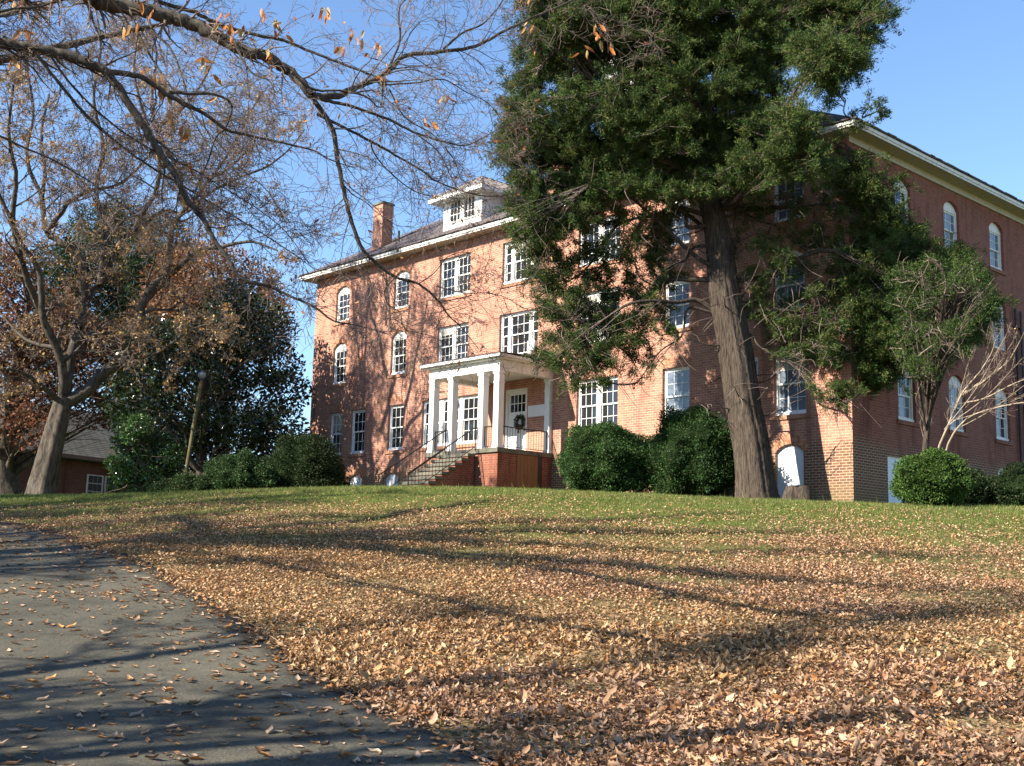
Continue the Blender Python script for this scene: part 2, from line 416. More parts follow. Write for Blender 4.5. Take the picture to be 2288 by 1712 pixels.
ROAD = np.array([(20.5, -25.6), (15.5, -25.3), (12.36, -24.83), (9.9, -24.32), (7.0, -23.5), (3.81, -22.67),
                 (1.04, -21.95), (-2.21, -21.43), (-6.55, -20.76), (-9.3, -20.55), (-16, -20.6), (-26, -22)], float)
def road():
    P, _ = spline([(x, y, 0) for x, y in ROAD], [1]*len(ROAD), 22); P = P[:, :2]
    d = np.gradient(P, axis=0); d /= np.linalg.norm(d, axis=1)[:, None]; nrm = np.stack([-d[:, 1], d[:, 0]], 1)
    nrm = np.where((nrm[:, 1] > 0)[:, None], -nrm, nrm)
    rs = np.random.RandomState(3); K = 16
    jit = rs.normal(size=len(P))*.035
    V = []
    for k in range(K):
        q = P+nrm*((k/(K-1))*6.2+(jit[:, None] if k == 0 else 0))
        V.append(np.stack([q[:, 0], q[:, 1], H(q[:, 0], q[:, 1])+.014], 1))
    V.append(np.stack([V[0][:, 0], V[0][:, 1], V[0][:, 2]-.03], 1))
    V = np.array(V); n = len(P)
    F = []
    for k in range(K-1):
        for i in range(n-1): F.append((k*n+i, k*n+i+1, (k+1)*n+i+1, (k+1)*n+i))
    for i in range(n-1): F.append((K*n+i, K*n+i+1, i+1, i))
    m = mat('asphalt', rough=.85, spec=.25); co = objco(m)
    c = ramp(m, noise(m, co, 1.1, 8, .7), [(.3, (.065, .06, .045)), (.7, (.13, .118, .09))])
    sp = noise(m, co, 70, 3, .85); c = mixc(m, .85, c, ramp(m, sp, [(.32, (.35, .35, .33)), (.5, (.95, .95, .92)), (.7, (1.7, 1.65, 1.55))]), 'MULTIPLY')
    vg = nd(m, 'ShaderNodeTexVoronoi', Scale=38.0); lk(m, co, vg.inputs['Vector']); c = mixc(m, .5, c, ramp(m, vg.outputs['Distance'], [(.0, (1.6, 1.55, 1.45)), (.35, (.85, .85, .85)), (.7, (.4, .4, .4))]), 'MULTIPLY')
    c = mixc(m, ramp(m, noise(m, co, .45, 6, .65), [(.5, (0, 0, 0)), (.62, (.55, .55, .55))]), c, (.035, .033, .027))
    vo = nd(m, 'ShaderNodeTexVoronoi', feature='DISTANCE_TO_EDGE', Scale=1.7); wn = nd(m, 'ShaderNodeTexNoise', Scale=5.0, Detail=6)
    lk(m, co, wn.inputs['Vector']); wm = nd(m, 'ShaderNodeVectorMath', operation='MULTIPLY_ADD'); lk(m, wn.outputs['Color'], wm.inputs[0])
    wm.inputs[1].default_value = (.5, .5, .5); lk(m, co, wm.inputs[2]); lk(m, wm.outputs[0], vo.inputs['Vector'])
    ck = mixc(m, ramp(m, noise(m, co, .8, 3), [(.45, (0, 0, 0)), (.6, (1, 1, 1))]), (1, 1, 1), ramp(m, vo.outputs['Distance'], [(0, (.12, .12, .12)), (.02, (1, 1, 1))]))
    base(m, mixc(m, .8, c, ck, 'MULTIPLY')); bump(m, sp, .7, .008)
    tag(link('driveway', npmesh('driveway', V.reshape(-1, 3), np.array(F)), m), kind='structure')
    return P, nrm
ROADP, ROADN = road()

# ------------------------------------------------------------------ the brick hall
DEP, X0 = 13.8, -28.13
TF = lambda p: p                                   # front: (u, depth, v)
TR = lambda p: (-p[1], p[0], p[2])                 # right side: u runs along +y, outward is +x
hall = empty('brick_hall', (-14, 0, 0), 'three-storey red brick hall with hipped roof, white porch and paned windows behind the cedar', 'building')
# windows: (facade, u0, u1, v0, v1, arch rise, kind)
SG, S2, S3, HG, A2, A3 = 2.5, 5.74, 8.6, 4.43, 7.36, 9.98
FW_ = [(-26.5, -25.45, S3, A3, .27, 's'), (-22.17, -21.11, S3, A3, .27, 's'), (-19.1, -17.16, S3, 10.27, 0, 'd'), (-15.25, -13.17, S3, 10.27, 0, 't'),
       (-11.15, -9.1, S3, 10.27, 0, 'd'), (-7.1, -6.0, S3, A3, .27, 'sb'), (-2.68, -1.55, S3, A3, .27, 'sb'),
       (-26.53, -25.5, S2, A2, .27, 's'), (-22.2, -21.16, S2, A2, .27, 's'), (-19.1, -17.16, S2, 7.4, 0, 'd'), (-15.33, -13.18, S2-.05, 7.41, 0, 't'),
       (-11.15, -9.1, S2, 7.6, 0, 'd'), (-7.1, -6.0, S2, A2, .27, 's'), (-2.68, -1.55, S2, A2, .27, 'sb'),
       (-26.56, -25.57, SG, HG, 0, 's'), (-24.91, -23.86, SG, HG, 0, 's'), (-22.2, -21.16, SG, HG, 0, 's'), (-19.92, -16.46, SG, HG, 0, 'w'),
       (-11.11, -9.13, SG, HG, 0, 'd'), (-7.13, -5.99, SG, HG, 0, 'sb'), (-4.35, -3.28, SG, HG, 0, 'sb'), (-2.69, -1.55, SG, HG, 0, 'sb')]
RW_ = [(u, u+1.07, v0, v1, .27, k) for v0, v1, ks in ((8.54, 9.97, ('s', 'sb', 'sb')), (5.66, 7.2, ('s', 's', 'sb')), (2.48, 4.05, ('sb', 'sb', 's')))
       for u, k in zip((2.63, 5.88, 9.15), ks)]
VENT_F = [(-24.88, -23.92, -.1, 1.36, .22), (-22.3, -21.36, -.1, 1.33, .22), (-2.66, -1.66, -.1, 1.36, .24)]
VENT_R = [(5.96, 6.86, .55, 1.33, .24), (9.15, 10.12, .55, 1.3, .24)]
PANEL_R = (1.93, 3.25, -.1, 1.3, 0)
DOOR = (-14.92, -13.67, 1.86, 4.43, 0)
def arch(u0, u1, v0, v1, rise, n=10):
    p = [(u0, v0), (u1, v0), (u1, v1)]
    if rise > 0:
        wdt = (u1-u0)/2; R = (wdt*wdt+rise*rise)/(2*rise); c = (u0+u1)/2; a = math.asin(wdt/R)
        for i in range(1, n): 
            t = a-2*a*i/n; p.append((c+R*math.sin(t), v1+rise-R+R*math.cos(t)))
    p.append((u0, v1)); return p
def wall(name, u0, u1, v0, v1, holes, T, m, reveal=.24):
    bm = bmesh.new()
    def loop(poly):
        vs = [bm.verts.new((p[0], 0, p[1])) for p in poly]
        return [bm.edges.new((vs[i], vs[(i+1) % len(vs)])) for i in range(len(vs))], vs
    # cut the outline in strips so the fill stays clean
    E_, _ = loop([(u0, v0), (u1, v0), (u1, v1), (u0, v1)])
    hv = []
    for h in holes:
        e, vs = loop(h); E_ += e; hv.append(vs)
    bmesh.ops.triangle_fill(bm, use_beauty=True, use_dissolve=False, edges=E_)
    for vs in hv:
        b = [bm.verts.new((v.co.x, reveal, v.co.z)) for v in vs]
        for i in range(len(vs)): bm.faces.new((vs[i], vs[(i+1) % len(vs)], b[(i+1) % len(vs)], b[i]))
    for v in bm.verts: v.co = Vector(T(tuple(v.co)))
    bmesh.ops.recalc_face_normals(bm, faces=bm.faces)
    me = bpy.data.meshes.new(name); bm.to_mesh(me); bm.free()
    return link(name, me, m, hall)
Z0, ZT = -.9, 10.84
wall('wall', X0, 0, Z0, ZT, [arch(*h[:5]) for h in FW_]+[arch(*h) for h in VENT_F]+[arch(*DOOR)], TF, M['brick'])
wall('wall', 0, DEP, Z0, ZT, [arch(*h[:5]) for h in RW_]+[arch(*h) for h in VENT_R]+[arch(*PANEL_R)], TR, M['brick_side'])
mb = MB(); mb.add([(X0, 0, Z0), (X0, DEP, Z0), (X0, DEP, ZT), (X0, 0, ZT), (0, DEP, Z0), (0, DEP, ZT)], [(0, 1, 2, 3), (1, 4, 5, 2)])
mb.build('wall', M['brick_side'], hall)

WR = random.Random(12)
def window(u0, u1, v0, v1, rise, kind, T):
    """frame mesh with children pane and sill"""
    f = MB(T); g = MB(T); fr = .07; D0 = .1
    blue = kind.endswith('b'); k = kind[0]
    # casing
    f.box(u0, u0+fr, D0, D0+.12, v0+.09, v1); f.box(u1-fr, u1, D0, D0+.12, v0+.09, v1); f.box(u0, u1, D0-.002, D0+.12, v1-fr, v1)
    f.box(u0-.0, u1, D0-.035, D0+.14, v0, v0+.09)
    if rise > 0:
        a = arch(u0, u1, v1, v1+.001, rise); f.prism(a, D0+.0, D0+.06)
    a0, a1 = u0+fr, u1-fr; b0, b1 = v0+.09, v1-fr; mid = (b0+b1)/2
    def sash(x0, x1, nc, rows=4):
        for (z0, z1, dd) in ((mid-.025, b1, D0+.03), (b0, mid+.025, D0+.065)):
            st = .042
            f.box(x0, x0+st, dd, dd+.03, z0, z1); f.box(x1-st, x1, dd, dd+.03, z0, z1)
            f.box(x0+st, x1-st, dd, dd+.03, z0, z0+.05); f.box(x0+st, x1-st, dd, dd+.03, z1-.05, z1)
            for i in range(1, nc):
                xx = x0+(x1-x0)*i/nc; f.box(xx-.0095, xx+.0095, dd+.004, dd+.028, z0+.05, z1-.05)
            zz = (z0+z1)/2; f.box(x0+st, x1-st, dd+.005, dd+.027, zz-.0095, zz+.0095)
            g.add([(x0+st, dd+.016, z0+.04), (x1-st, dd+.016, z0+.04), (x1-st, dd+.016, z1-.04), (x0+st, dd+.016, z1-.04)], [(0, 1, 2, 3)])
    if k == 's': sash(a0, a1, 3)
    elif k == 'd':
        c = (a0+a1)/2; f.box(c-.1, c+.1, D0-.01, D0+.12, b0, b1); sash(a0, c-.1, 3); sash(c+.1, a1, 3)
    elif k == 't':
        w_ = .34
        f.box(a0+w_, a0+w_+.16, D0-.01, D0+.12, b0, b1); f.box(a1-w_-.16, a1-w_, D0-.01, D0+.12, b0, b1)
        sash(a0, a0+w_, 1); sash(a1-w_, a1, 1); sash(a0+w_+.16, a1-w_-.16, 3)
    elif k == 'w':
        t = (a1-a0-.5)/3
        for i in range(3):
            x = a0+i*(t+.25); sash(x, x+t, 3)
            if i < 2: f.box(x+t, x+t+.25, D0-.01, D0+.12, b0, b1)
    o = f.build('window', M['white' if T is TF else 'white_old'], hall)
    g.build('pane', M['glass_blue' if blue else 'glass'], o)
    if WR.random() < .6 and k in 'sdt' and rise == 0:
        bl = MB(T); q = b1-(b1-b0)*WR.choice([.18, .3, .42, .25]); w_ = .39 if k == 't' else 0
        for (x_, y_) in ([(a0, a1)] if k == 's' else [(a0+w_*1.3, a1-w_*1.3)] if k == 't' else [WR.choice([(a0, c-.1), (c+.1, a1)])]):
            bl.box(x_+.045, y_-.045, D0+.0435, D0+.045, max(q, mid+.03), b1-.04)
        bl.build('blind', M['blind'], o)
    s = MB(T); s.box(u0-.12, u1+.12, -.05, .1, v0-.14, v0-.02)
    s.build('sill', M['brick_dark' if T is TR else 'brick_sill'], o)
M['brick_sill'] = brickmat('brick_sill', (.52, .24, .14), (.42, .17, .10), (.5, .35, .25), old=False, bw=.08, bh=.2)
for h in FW_: window(*h, TF)
for h in RW_: window(*h, TR)
# brick arches over openings
def voussoir(u0, u1, v1, rise, T, m, th=.22):
    mb = MB(T); wdt = (u1-u0)/2; rise = max(rise, .12); R = (wdt*wdt+rise*rise)/(2*rise); c = (u0+u1)/2; a = math.asin(wdt/R); n = max(9, int((u1-u0)/.085))
    for i in range(n):
        t0 = -a+2*a*i/n+.006; t1 = -a+2*a*(i+1)/n-.006
        q = [(c+r*math.sin(t), v1+rise-R+r*math.cos(t)) for r, t in ((R+.006, t0), (R+.006, t1), (R+th, t1), (R+th, t0))]
        mb.prism(q, -.008, .03)
    return mb.build('window_arch', m, hall)
m = mat('arch_brick', rough=.9); ob = nd(m, 'ShaderNodeTexNoise', Scale=9.0, Detail=2.0); tc = nd(m, 'ShaderNodeTexCoord'); lk(m, tc.outputs['Object'], ob.inputs['Vector'])
base(m, ramp(m, ob.outputs[0], [(.35, (.26, .10, .06)), (.65, (.52, .27, .16))])); M['archb'] = m
for h in FW_:
    if h[4] > 0: voussoir(h[0], h[1], h[3], h[4], TF, M['archb'])
    elif h[2] == SG and h[5][0] == 's': voussoir(h[0], h[1], h[3]+.01, .16, TF, M['archb'])
for h in VENT_F: voussoir(h[0], h[1], h[3], h[4], TF, M['archb'], .3)
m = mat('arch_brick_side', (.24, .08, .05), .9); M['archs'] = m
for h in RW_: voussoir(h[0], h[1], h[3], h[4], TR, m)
for T, L_ in ((TF, VENT_F), (TR, VENT_R)):
    for h in L_:
        mb = MB(T); mb.prism(arch(*h), .1, .14); mb.build('basement_panel', M['board'], hall)
mb = MB(TR); mb.prism(arch(*PANEL_R), .06, .1); mb.box(PANEL_R[0], PANEL_R[0]+.07, .04, .058, -.1, 1.3); mb.build('basement_panel', M['board'], hall)
# iron flues on the side wall
for y, z0, z1 in ((10.78, 0, 7.3), (11.2, 0, 7.25)):
    mb = MB(); mb.bar((.09, y, z0-.4), (.09, y, z1), .045, 8)
    for z in (1.5, 4.2, 6.6): mb.box(.0, .13, y-.07, y+.07, z, z+.05)
    mb.build('downpipe', M['iron'], hall)

# roof: soffit, fascia, shingled hip
OV = .57; EZ = 11.04
ex0, ex1, ey0, ey1 = X0-OV, OV, -OV, DEP+OV; run = (ey1-ey0)/2; RZ = EZ+.62*run
rf = MB()
def slope_z(y): return EZ+.62*(y-ey0)
e = .06
rf.add([(ex0-e, ey0-e, EZ), (ex1+e, ey0-e, EZ), (ex1+e, ey1+e, EZ), (ex0-e, ey1+e, EZ), (ex0+run, ey0+run, RZ), (ex1-run, ey0+run, RZ),
        (ex0-e, ey0-e, EZ-.04), (ex1+e, ey0-e, EZ-.04), (ex1+e, ey1+e, EZ-.04), (ex0-e, ey1+e, EZ-.04)],
       [(0, 1, 5, 4), (1, 2, 5), (2, 3, 4, 5), (3, 0, 4), (0, 6, 7, 1), (1, 7, 8, 2), (2, 8, 9, 3), (3, 9, 6, 0)])
roof = rf.build('roof', M['shingle'], hall)
# shingle butts along the two eaves in view: uneven little steps
mb = MB(); rs = random.Random(5)
for side in range(2):
    u = 0; Lh = (ex1-ex0) if side == 0 else (ey1-ey0)
    while u < Lh-.05:
        wd = .2+.15*rs.random(); o_ = e+.015+.035*rs.random(); z = EZ-.02+.02*rs.random(); wd = min(wd, Lh-u)
        if side == 0: mb.box(ex0+u, ex0+u+wd-.01, ey0-o_, ey0+.1, z, z+.04)
        else: mb.box(ex1-.1, ex1+o_, ey0+u, ey0+u+wd-.01, z, z+.04)
        u += wd
mb.build('eave_shingles', M['shingle'], roof)
mb = MB()
mb.box(ex0, ex1, ey0, ey0+.03, 10.83, EZ-.042); mb.box(ex1-.03, ex1, ey0+.032, ey1, 10.83, EZ-.042); mb.box(ex0, ex0+.03, ey0+.032, ey1, 10.83, EZ-.042)
mb.box(ex0-.03, ex1+.03, ey0-.035, ey0-.002, 10.9, 11.0)
mb.box(ex1+.002, ex1+.035, ey0-.035, ey1, 10.9, 11.0)
mb.build('fascia', M['white_old'], roof)
mb = MB(); mb.box(ex0+.032, ex1-.032, ey0+.032, ey1-.032, 10.842, 10.87)
mb.box(0.003, .06, 0.0, DEP, 10.62, 10.841); mb.build('soffit', M['cream'], roof)
def chimney(x0, x1, y0, y1, top):
    mb = MB(); mb.box(x0, x1, y0, y1, slope_z(y0)-.6, top-.12); mb.build('chimney', M['brick'], roof)
    c = MB(); c.box(x0-.05, x1+.05, y0-.05, y1+.05, top-.12, top-.04); c.box(x0+.02, x1-.02, y0+.02, y1-.02, top-.04, top)
    c.build('chimney_cap', M['concrete'], roof)
chimney(-24.95, -24.25, .75, 1.35, 14.1); chimney(-13.3, -12.2, .5, 1.5, 14.5)
mb = MB(); mb.bar((-23.3, 1.0, 11.6), (-23.3, 1.0, 12.55), .05, 8); mb.build('vent_pipe', M['iron'], roof)

def dormer(cx):
    hw = 1.2; y0 = .3; zb = slope_z(y0); ze = 12.78
    d = MB(); yb = (ze-EZ)/.62+ey0
    d.add([(cx-hw, y0, zb-.15), (cx+hw, y0, zb-.15), (cx+hw, y0, ze), (cx-hw, y0, ze), (cx+hw, yb, ze), (cx-hw, yb, ze), (cx+hw, yb, ze-.1), (cx-hw, yb, ze-.1)],
          [(0, 1, 2, 3), (1, 6, 4, 2), (0, 3, 5, 7)])
    for s in (-1, 1):                                    # corner boards and clapboards
        x = cx+s*hw; d.box(min(x, x-s*.2), max(x, x-s*.2), y0-.03, y0-.002, zb-.02, ze)
        z = zb+.1
        while z < ze-.05:
            ya = max(y0, (z-EZ)/.62+ey0-.1-.6); d.add([(x, y0, z), (x, yb, z), (x+s*.022, yb, z), (x+s*.022, y0, z), (x, y0, z+.11), (x, yb, z+.11)], [(0, 1, 2, 3), (3, 2, 5, 4), (0, 3, 4)]); z += .12
    d.box(cx-hw+.2, cx+hw-.2, y0-.03, y0-.002, zb-.02, zb+.3)
    body = d.build('dormer', M['white'], hall)
    f = MB(); g = MB(); w0, w1, z0, z1 = cx-.76, cx+.76, zb+.31, ze-.02
    f.box(w0-.24, w0, y0-.04, y0+.06, z0, z1); f.box(w1, w1+.24, y0-.04, y0+.06, z0, z1); f.box(w0-.3, w1+.3, y0-.07, y0+.02, z0-.06, z0); f.box(cx-.13, cx+.13, y0-.04, y0+.06, z0, z1)
    for a, b in ((w0, cx-.13), (cx+.13, w1)):
        for i in range(0, 4): x = a+(b-a)*i/3; f.box(x-.014, x+.014, y0-.02, y0+.01, z0, z1)
        for i in range(0, 4): z = z0+(z1-z0)*i/3; f.box(a, b, y0-.016, y0+.008, z-.015, z+.015)
        g.add([(a, y0-.004, z0), (b, y0-.004, z0), (b, y0-.004, z1), (a, y0-.004, z1)], [(0, 1, 2, 3)])
    f.build('window', M['white'], body); g.build('pane', M['glass'], body)
    o = .5; ry = ze+.16; pk = ry+1.02; ya = y0-o; yend = (ry-EZ)/.62+ey0+.3
    r = MB()
    r.add([(cx-hw-o, ya, ry), (cx+hw+o, ya, ry), (cx, ya+1.5, pk), (cx+hw+o, yend, ry), (cx-hw-o, yend, ry), (cx, (pk-EZ)/.62+ey0, pk)],
          [(0, 1, 2), (1, 3, 5, 2), (4, 0, 2, 5)])
    for i in range(1, 9):                                # standing seams on the sunny slope
        for s in (-1, 1):
            y = ya+.12+i*.42; f_ = min(1, (y-ya)/1.5)
            a = Vector((cx+s*(hw+o), y, ry+.02)); b = Vector((cx+s*(hw+o)*(1-f_), y, ry+.02+(pk-ry)*f_)); r.bar(a, b, .018, 4)
    for s in (-1, 1): r.bar((cx+s*(hw+o), ya, ry+.01), (cx, ya+1.5, pk+.01), .035, 5)
    r.bar((cx, ya+1.5, pk+.01), (cx, (pk-EZ)/.62+ey0, pk+.01), .035, 5)
    r.build('dormer_roof', M['tin'], body)
    q = MB(); q.box(cx-hw-o, cx+hw+o, ya, ya+.03, ze, ry-.003); q.box(cx+hw+o-.03, cx+hw+o, ya+.031, yend, ze, ry-.003); q.box(cx-hw-o, cx-hw-o+.03, ya+.031, yend, ze, ry-.003)
    q.add([(cx-hw-o, ya, ze+.01), (cx+hw+o, ya, ze+.01), (cx+hw+o, yend, ze+.01), (cx-hw-o, yend, ze+.01)], [(0, 1, 2, 3)])
    q.build('dormer_fascia', M['white'], body)
dormer(-18.1); dormer(-10.05)
# cupola on the ridge
mb = MB(); cy = DEP/2; mb.box(-15.26, -12.86, cy-1.2, cy+1.2, RZ-1.1, 19.2); mb.box(-15.5, -12.62, cy-1.44, cy+1.44, 19.2, 19.5)
for i in range(4): mb.box(-15.26+.3+i*.5, -15.26+.6+i*.5, cy-1.23, cy-1.201, 17, 18.8)
cup = mb.build('cupola', M['white'], hall)
mb = MB(); mb.add([(-15.6, cy-1.54, 19.502), (-12.52, cy-1.54, 19.502), (-12.52, cy+1.54, 19.502), (-15.6, cy+1.54, 19.502), (-14.06, cy, 21)], [(0, 1, 4), (1, 2, 4), (2, 3, 4), (3, 0, 4), (0, 3, 2, 1)])
mb.build('cupola_roof', M['tin'], cup)

# porch
PX0, PX1, PY, PZ = -16.25, -12.25, -2.75, 1.85
mb = MB(); mb.box(PX0+.1, PX1-.05, PY+.08, -.003, -.6, PZ-.16); pb = mb.build('porch_base', M['brick_dark'], hall)
mb = MB(); mb.box(PX0, PX1+.02, PY, -.004, PZ-.158, PZ); mb.build('porch_floor', M['concrete'], hall)
mb = MB(); xx = PX1-.05
for i in range(6): mb.box(xx+.003, xx+.03, -1.75+.17*i, -1.75+.17*(i+1)-.008, -.4, PZ-.17)
wd = mb.build('cellar_door', M['panelwood'], hall)
mb = MB(); mb.box(xx+.002, xx+.012, -.72, -.5, -.4, PZ-.17); mb.build('cellar_gap_shade', M['iron'], wd)  # flat black strip painting the darkness of a gap beside the door
def column(x, y, half=False):
    mb = MB(); a = .13; z1 = 4.6
    mb.box(x-a, x+a, y-a if not half else -.16, y+a if not half else -.004, PZ+.1, z1-.12)
    mb.box(x-a-.025, x+a+.025, y-a-.025 if not half else -.185, y+a+.025 if not half else -.004, PZ+.001, PZ+.1)
    mb.box(x-a-.02, x+a+.02, y-a-.02 if not half else -.18, y+a+.02 if not half else -.004, z1-.45, z1-.41)
    mb.box(x-a-.03, x+a+.03, y-a-.03 if not half else -.19, y+a+.03 if not half else -.004, z1-.12, z1-.001)
    mb.build('column', M['white'], hall)
CY = PY+.2
for x in (-16.03, -14.95, -13.27, -12.45): column(x, CY)
column(-12.45, 0, True); column(-16.03, 0, True)
mb = MB(); z = 4.6
mb.box(PX0+.06, PX1-.04, PY+.06, PY+.34, z, z+.24); mb.box(PX1-.32, PX1-.04, PY+.342, -.003, z, z+.24); mb.box(PX0+.06, PX0+.34, PY+.342, -.003, z, z+.24)
mb.box(PX0+.09, PX1-.07, PY+.09, -.004, z+.242, z+.38)
mb.box(PX0-.08, PX1+.1, PY-.08, -.005, z+.382, z+.44); mb.box(PX0-.2, PX1+.22, PY-.2, -.006, z+.442, z+.54)
mb.box(PX0+.342, PX1-.322, PY+.342, -.007, z+.16, z+.238)
pr = mb.build('porch_roof', M['white_old'], hall)
mb = MB(); mb.add([(PX0-.22, PY-.22, z+.545), (PX1+.24, PY-.22, z+.545), (PX1+.24, -.002, z+.7), (PX0-.22, -.002, z+.7), (PX0-.22, PY-.22, z+.575), (PX1+.24, PY-.22, z+.575), (PX1+.24, -.002, z+.74), (PX0-.22, -.002, z+.74)],
   [(4, 5, 6, 7), (0, 1, 5, 4), (1, 2, 6, 5), (0, 4, 7, 3)]); mb.build('porch_roof_cover', M['shingle'], pr)
# steps
st = MB(); bs = MB(); n = 10
for i in range(n):
    y1 = PY-.02-i*.29; zt = PZ-.005-(i+1)*.18; st.box(-15.1, -13.36, y1-.33, y1, zt-.1, zt+.001*i)
    bs.box(-15.0, -13.42, y1-.288, y1-.002, -1.2, zt-.102)
s_ = st.build('steps', M['concrete'], hall); bs.build('step_base', M['brick_dark'], s_)
def rail(pts, n, name='railing', h=.78, bot=.08):
    """pts: two floor points"""
    a, b = Vector(pts[0]), Vector(pts[1]); mb = MB(); up = Vector((0, 0, 1))
    mb.bar(a+up*h, b+up*h, .022, 6); mb.bar(a+up*bot, b+up*bot, .014, 6)
    for q in (a, b): mb.bar(q-up*.05, q+up*(h+.03), .022, 6)
    for i in range(1, n):
        q = a.lerp(b, i/n); mb.bar(q+up*bot, q+up*h, .009, 4)
    return mb, a, b
for x in (-15.06, -13.4):
    mb, a, b = rail(((x, PY, PZ), (x, PY-2.95, PZ-.06-1.8)), 20)
    mb.bar(a+Vector((0, 0, .78)), a+Vector((0, .3, .80)), .02, 6); mb.build('railing', M['iron'], hall)
for p, n in ((((-13.14, CY, PZ), (-12.58, CY, PZ)), 5), (((-12.4, CY+.15, PZ), (-12.4, -.2, PZ)), 17), (((-15.9, CY, PZ), (-15.08, CY, PZ)), 7)):
    mb, a, b = rail(p, n); mb.build('railing', M['iron'], hall)
# door
u0, u1, v0, v1, _ = DOOR
mb = MB(); mb.box(u0, u0+.12, .06, .2, v0, v1); mb.box(u1-.12, u1, .06, .2, v0, v1); mb.box(u0+.12, u1-.12, .06, .2, v1-.14, v1)
mb.build('door_frame', M['white'], hall)
mb = MB(); a0, a1 = u0+.121, u1-.121; mb.box(a0, a1, .12, .16, v0+.01, 3.55); g0, g1, h0, h1 = a0+.1, a1-.1, 3.55, 4.2
mb.box(a0, g0, .12, .16, 3.55, v1-.14); mb.box(g1, a1, .12, .16, 3.55, v1-.14); mb.box(g0, g1, .12, .16, h1, v1-.14)
for i in range(1, 4): x = g0+(g1-g0)*i/4; mb.box(x-.013, x+.013, .122, .15, h0, h1)
mb.box(g0, g1, .123, .149, (h0+h1)/2-.013, (h0+h1)/2+.013)
mb.box(a0+.12, a1-.12, .108, .119, 2.1, 2.65); mb.box(a0+.12, a1-.12, .108, .119, 2.8, 3.4)
dr = mb.build('door', M['white'], hall)
mb = MB(); mb.add([(g0, .14, h0), (g1, .14, h0), (g1, .14, h1), (g0, .14, h1)], [(0, 1, 2, 3)]); mb.build('pane', M['glass'], dr)
mb = MB(); mb.bar((a1-.08, .12, 2.85), (a1-.08, .06, 2.85), .03, 8); mb.build('handle', M['iron'], dr)
# window unit in the triple window over the porch
mb = MB(); mb.box(-13.62, -13.24, -.12, .1, S2+.05, S2+.42); mb.build('air_conditioner', M['board'], hall)
tag_o = MB(); tag_o.box(-13.58, -12.62, -.04, -.004, 3.28, 3.7); tag(tag_o.build('notice_board', M['board']), 'blank white rectangular board fixed on the porch wall right of the door', 'board')
# wreath
wr = empty('wreath', (-14.1, .05, 3.15), 'round evergreen wreath with dark red bow hanging on the white porch door', 'wreath')
nn = 900; a = nr.rand(nn)*6.283; b = nr.rand(nn)*6.283; r_ = .21+.055*np.cos(b)
P_ = np.stack([-14.1+r_*np.cos(a), .04+.05*np.sin(b), 3.15+r_*np.sin(a)], 1)
V, F, Cc = inst(BLADE*[1, .3, 1], BLADE_F, P_, rots(nn), .05+.05*nr.rand(nn), cols(nn, [(.03, .05, .02), (.05, .07, .02), (.06, .04, .02)]))
link('greenery', npmesh('greenery', V, F, Cc), M['boxleaf'], wr)
mb = MB(); mb.prism([(-14.25, 2.98), (-14.1, 2.93), (-13.95, 2.98), (-13.97, 2.86), (-14.1, 2.9), (-14.23, 2.86)], -.03, 0.0)
mb.prism([(-14.16, 2.7), (-14.1, 2.76), (-14.04, 2.7), (-14.08, 2.9), (-14.12, 2.9)], -.025, -.005); mb.build('bow', mat('red_ribbon', (.16, .02, .02), .6), wr)
#SPLIT
# ------------------------------------------------------------------ vegetation
def inpoly(x, y, poly):
    c = False; j = len(poly)-1
    for i in range(len(poly)):
        xi, yi = poly[i]; xj, yj = poly[j]
        if (yi > y) != (yj > y) and x < (xj-xi)*(y-yi)/(yj-yi)+xi: c = not c
        j = i
    return c
def scatter_poly(poly, spacing, rs):
    xs = [p[0] for p in poly]; ys = [p[1] for p in poly]; out = []
    for _ in range(4000):
        x = rs.uniform(min(xs), max(xs)); y = rs.uniform(min(ys), max(ys))
        if inpoly(x, y, poly) and all((x-a)**2+(y-b)**2 > spacing**2 for a, b in out): out.append((x, y))
    return out

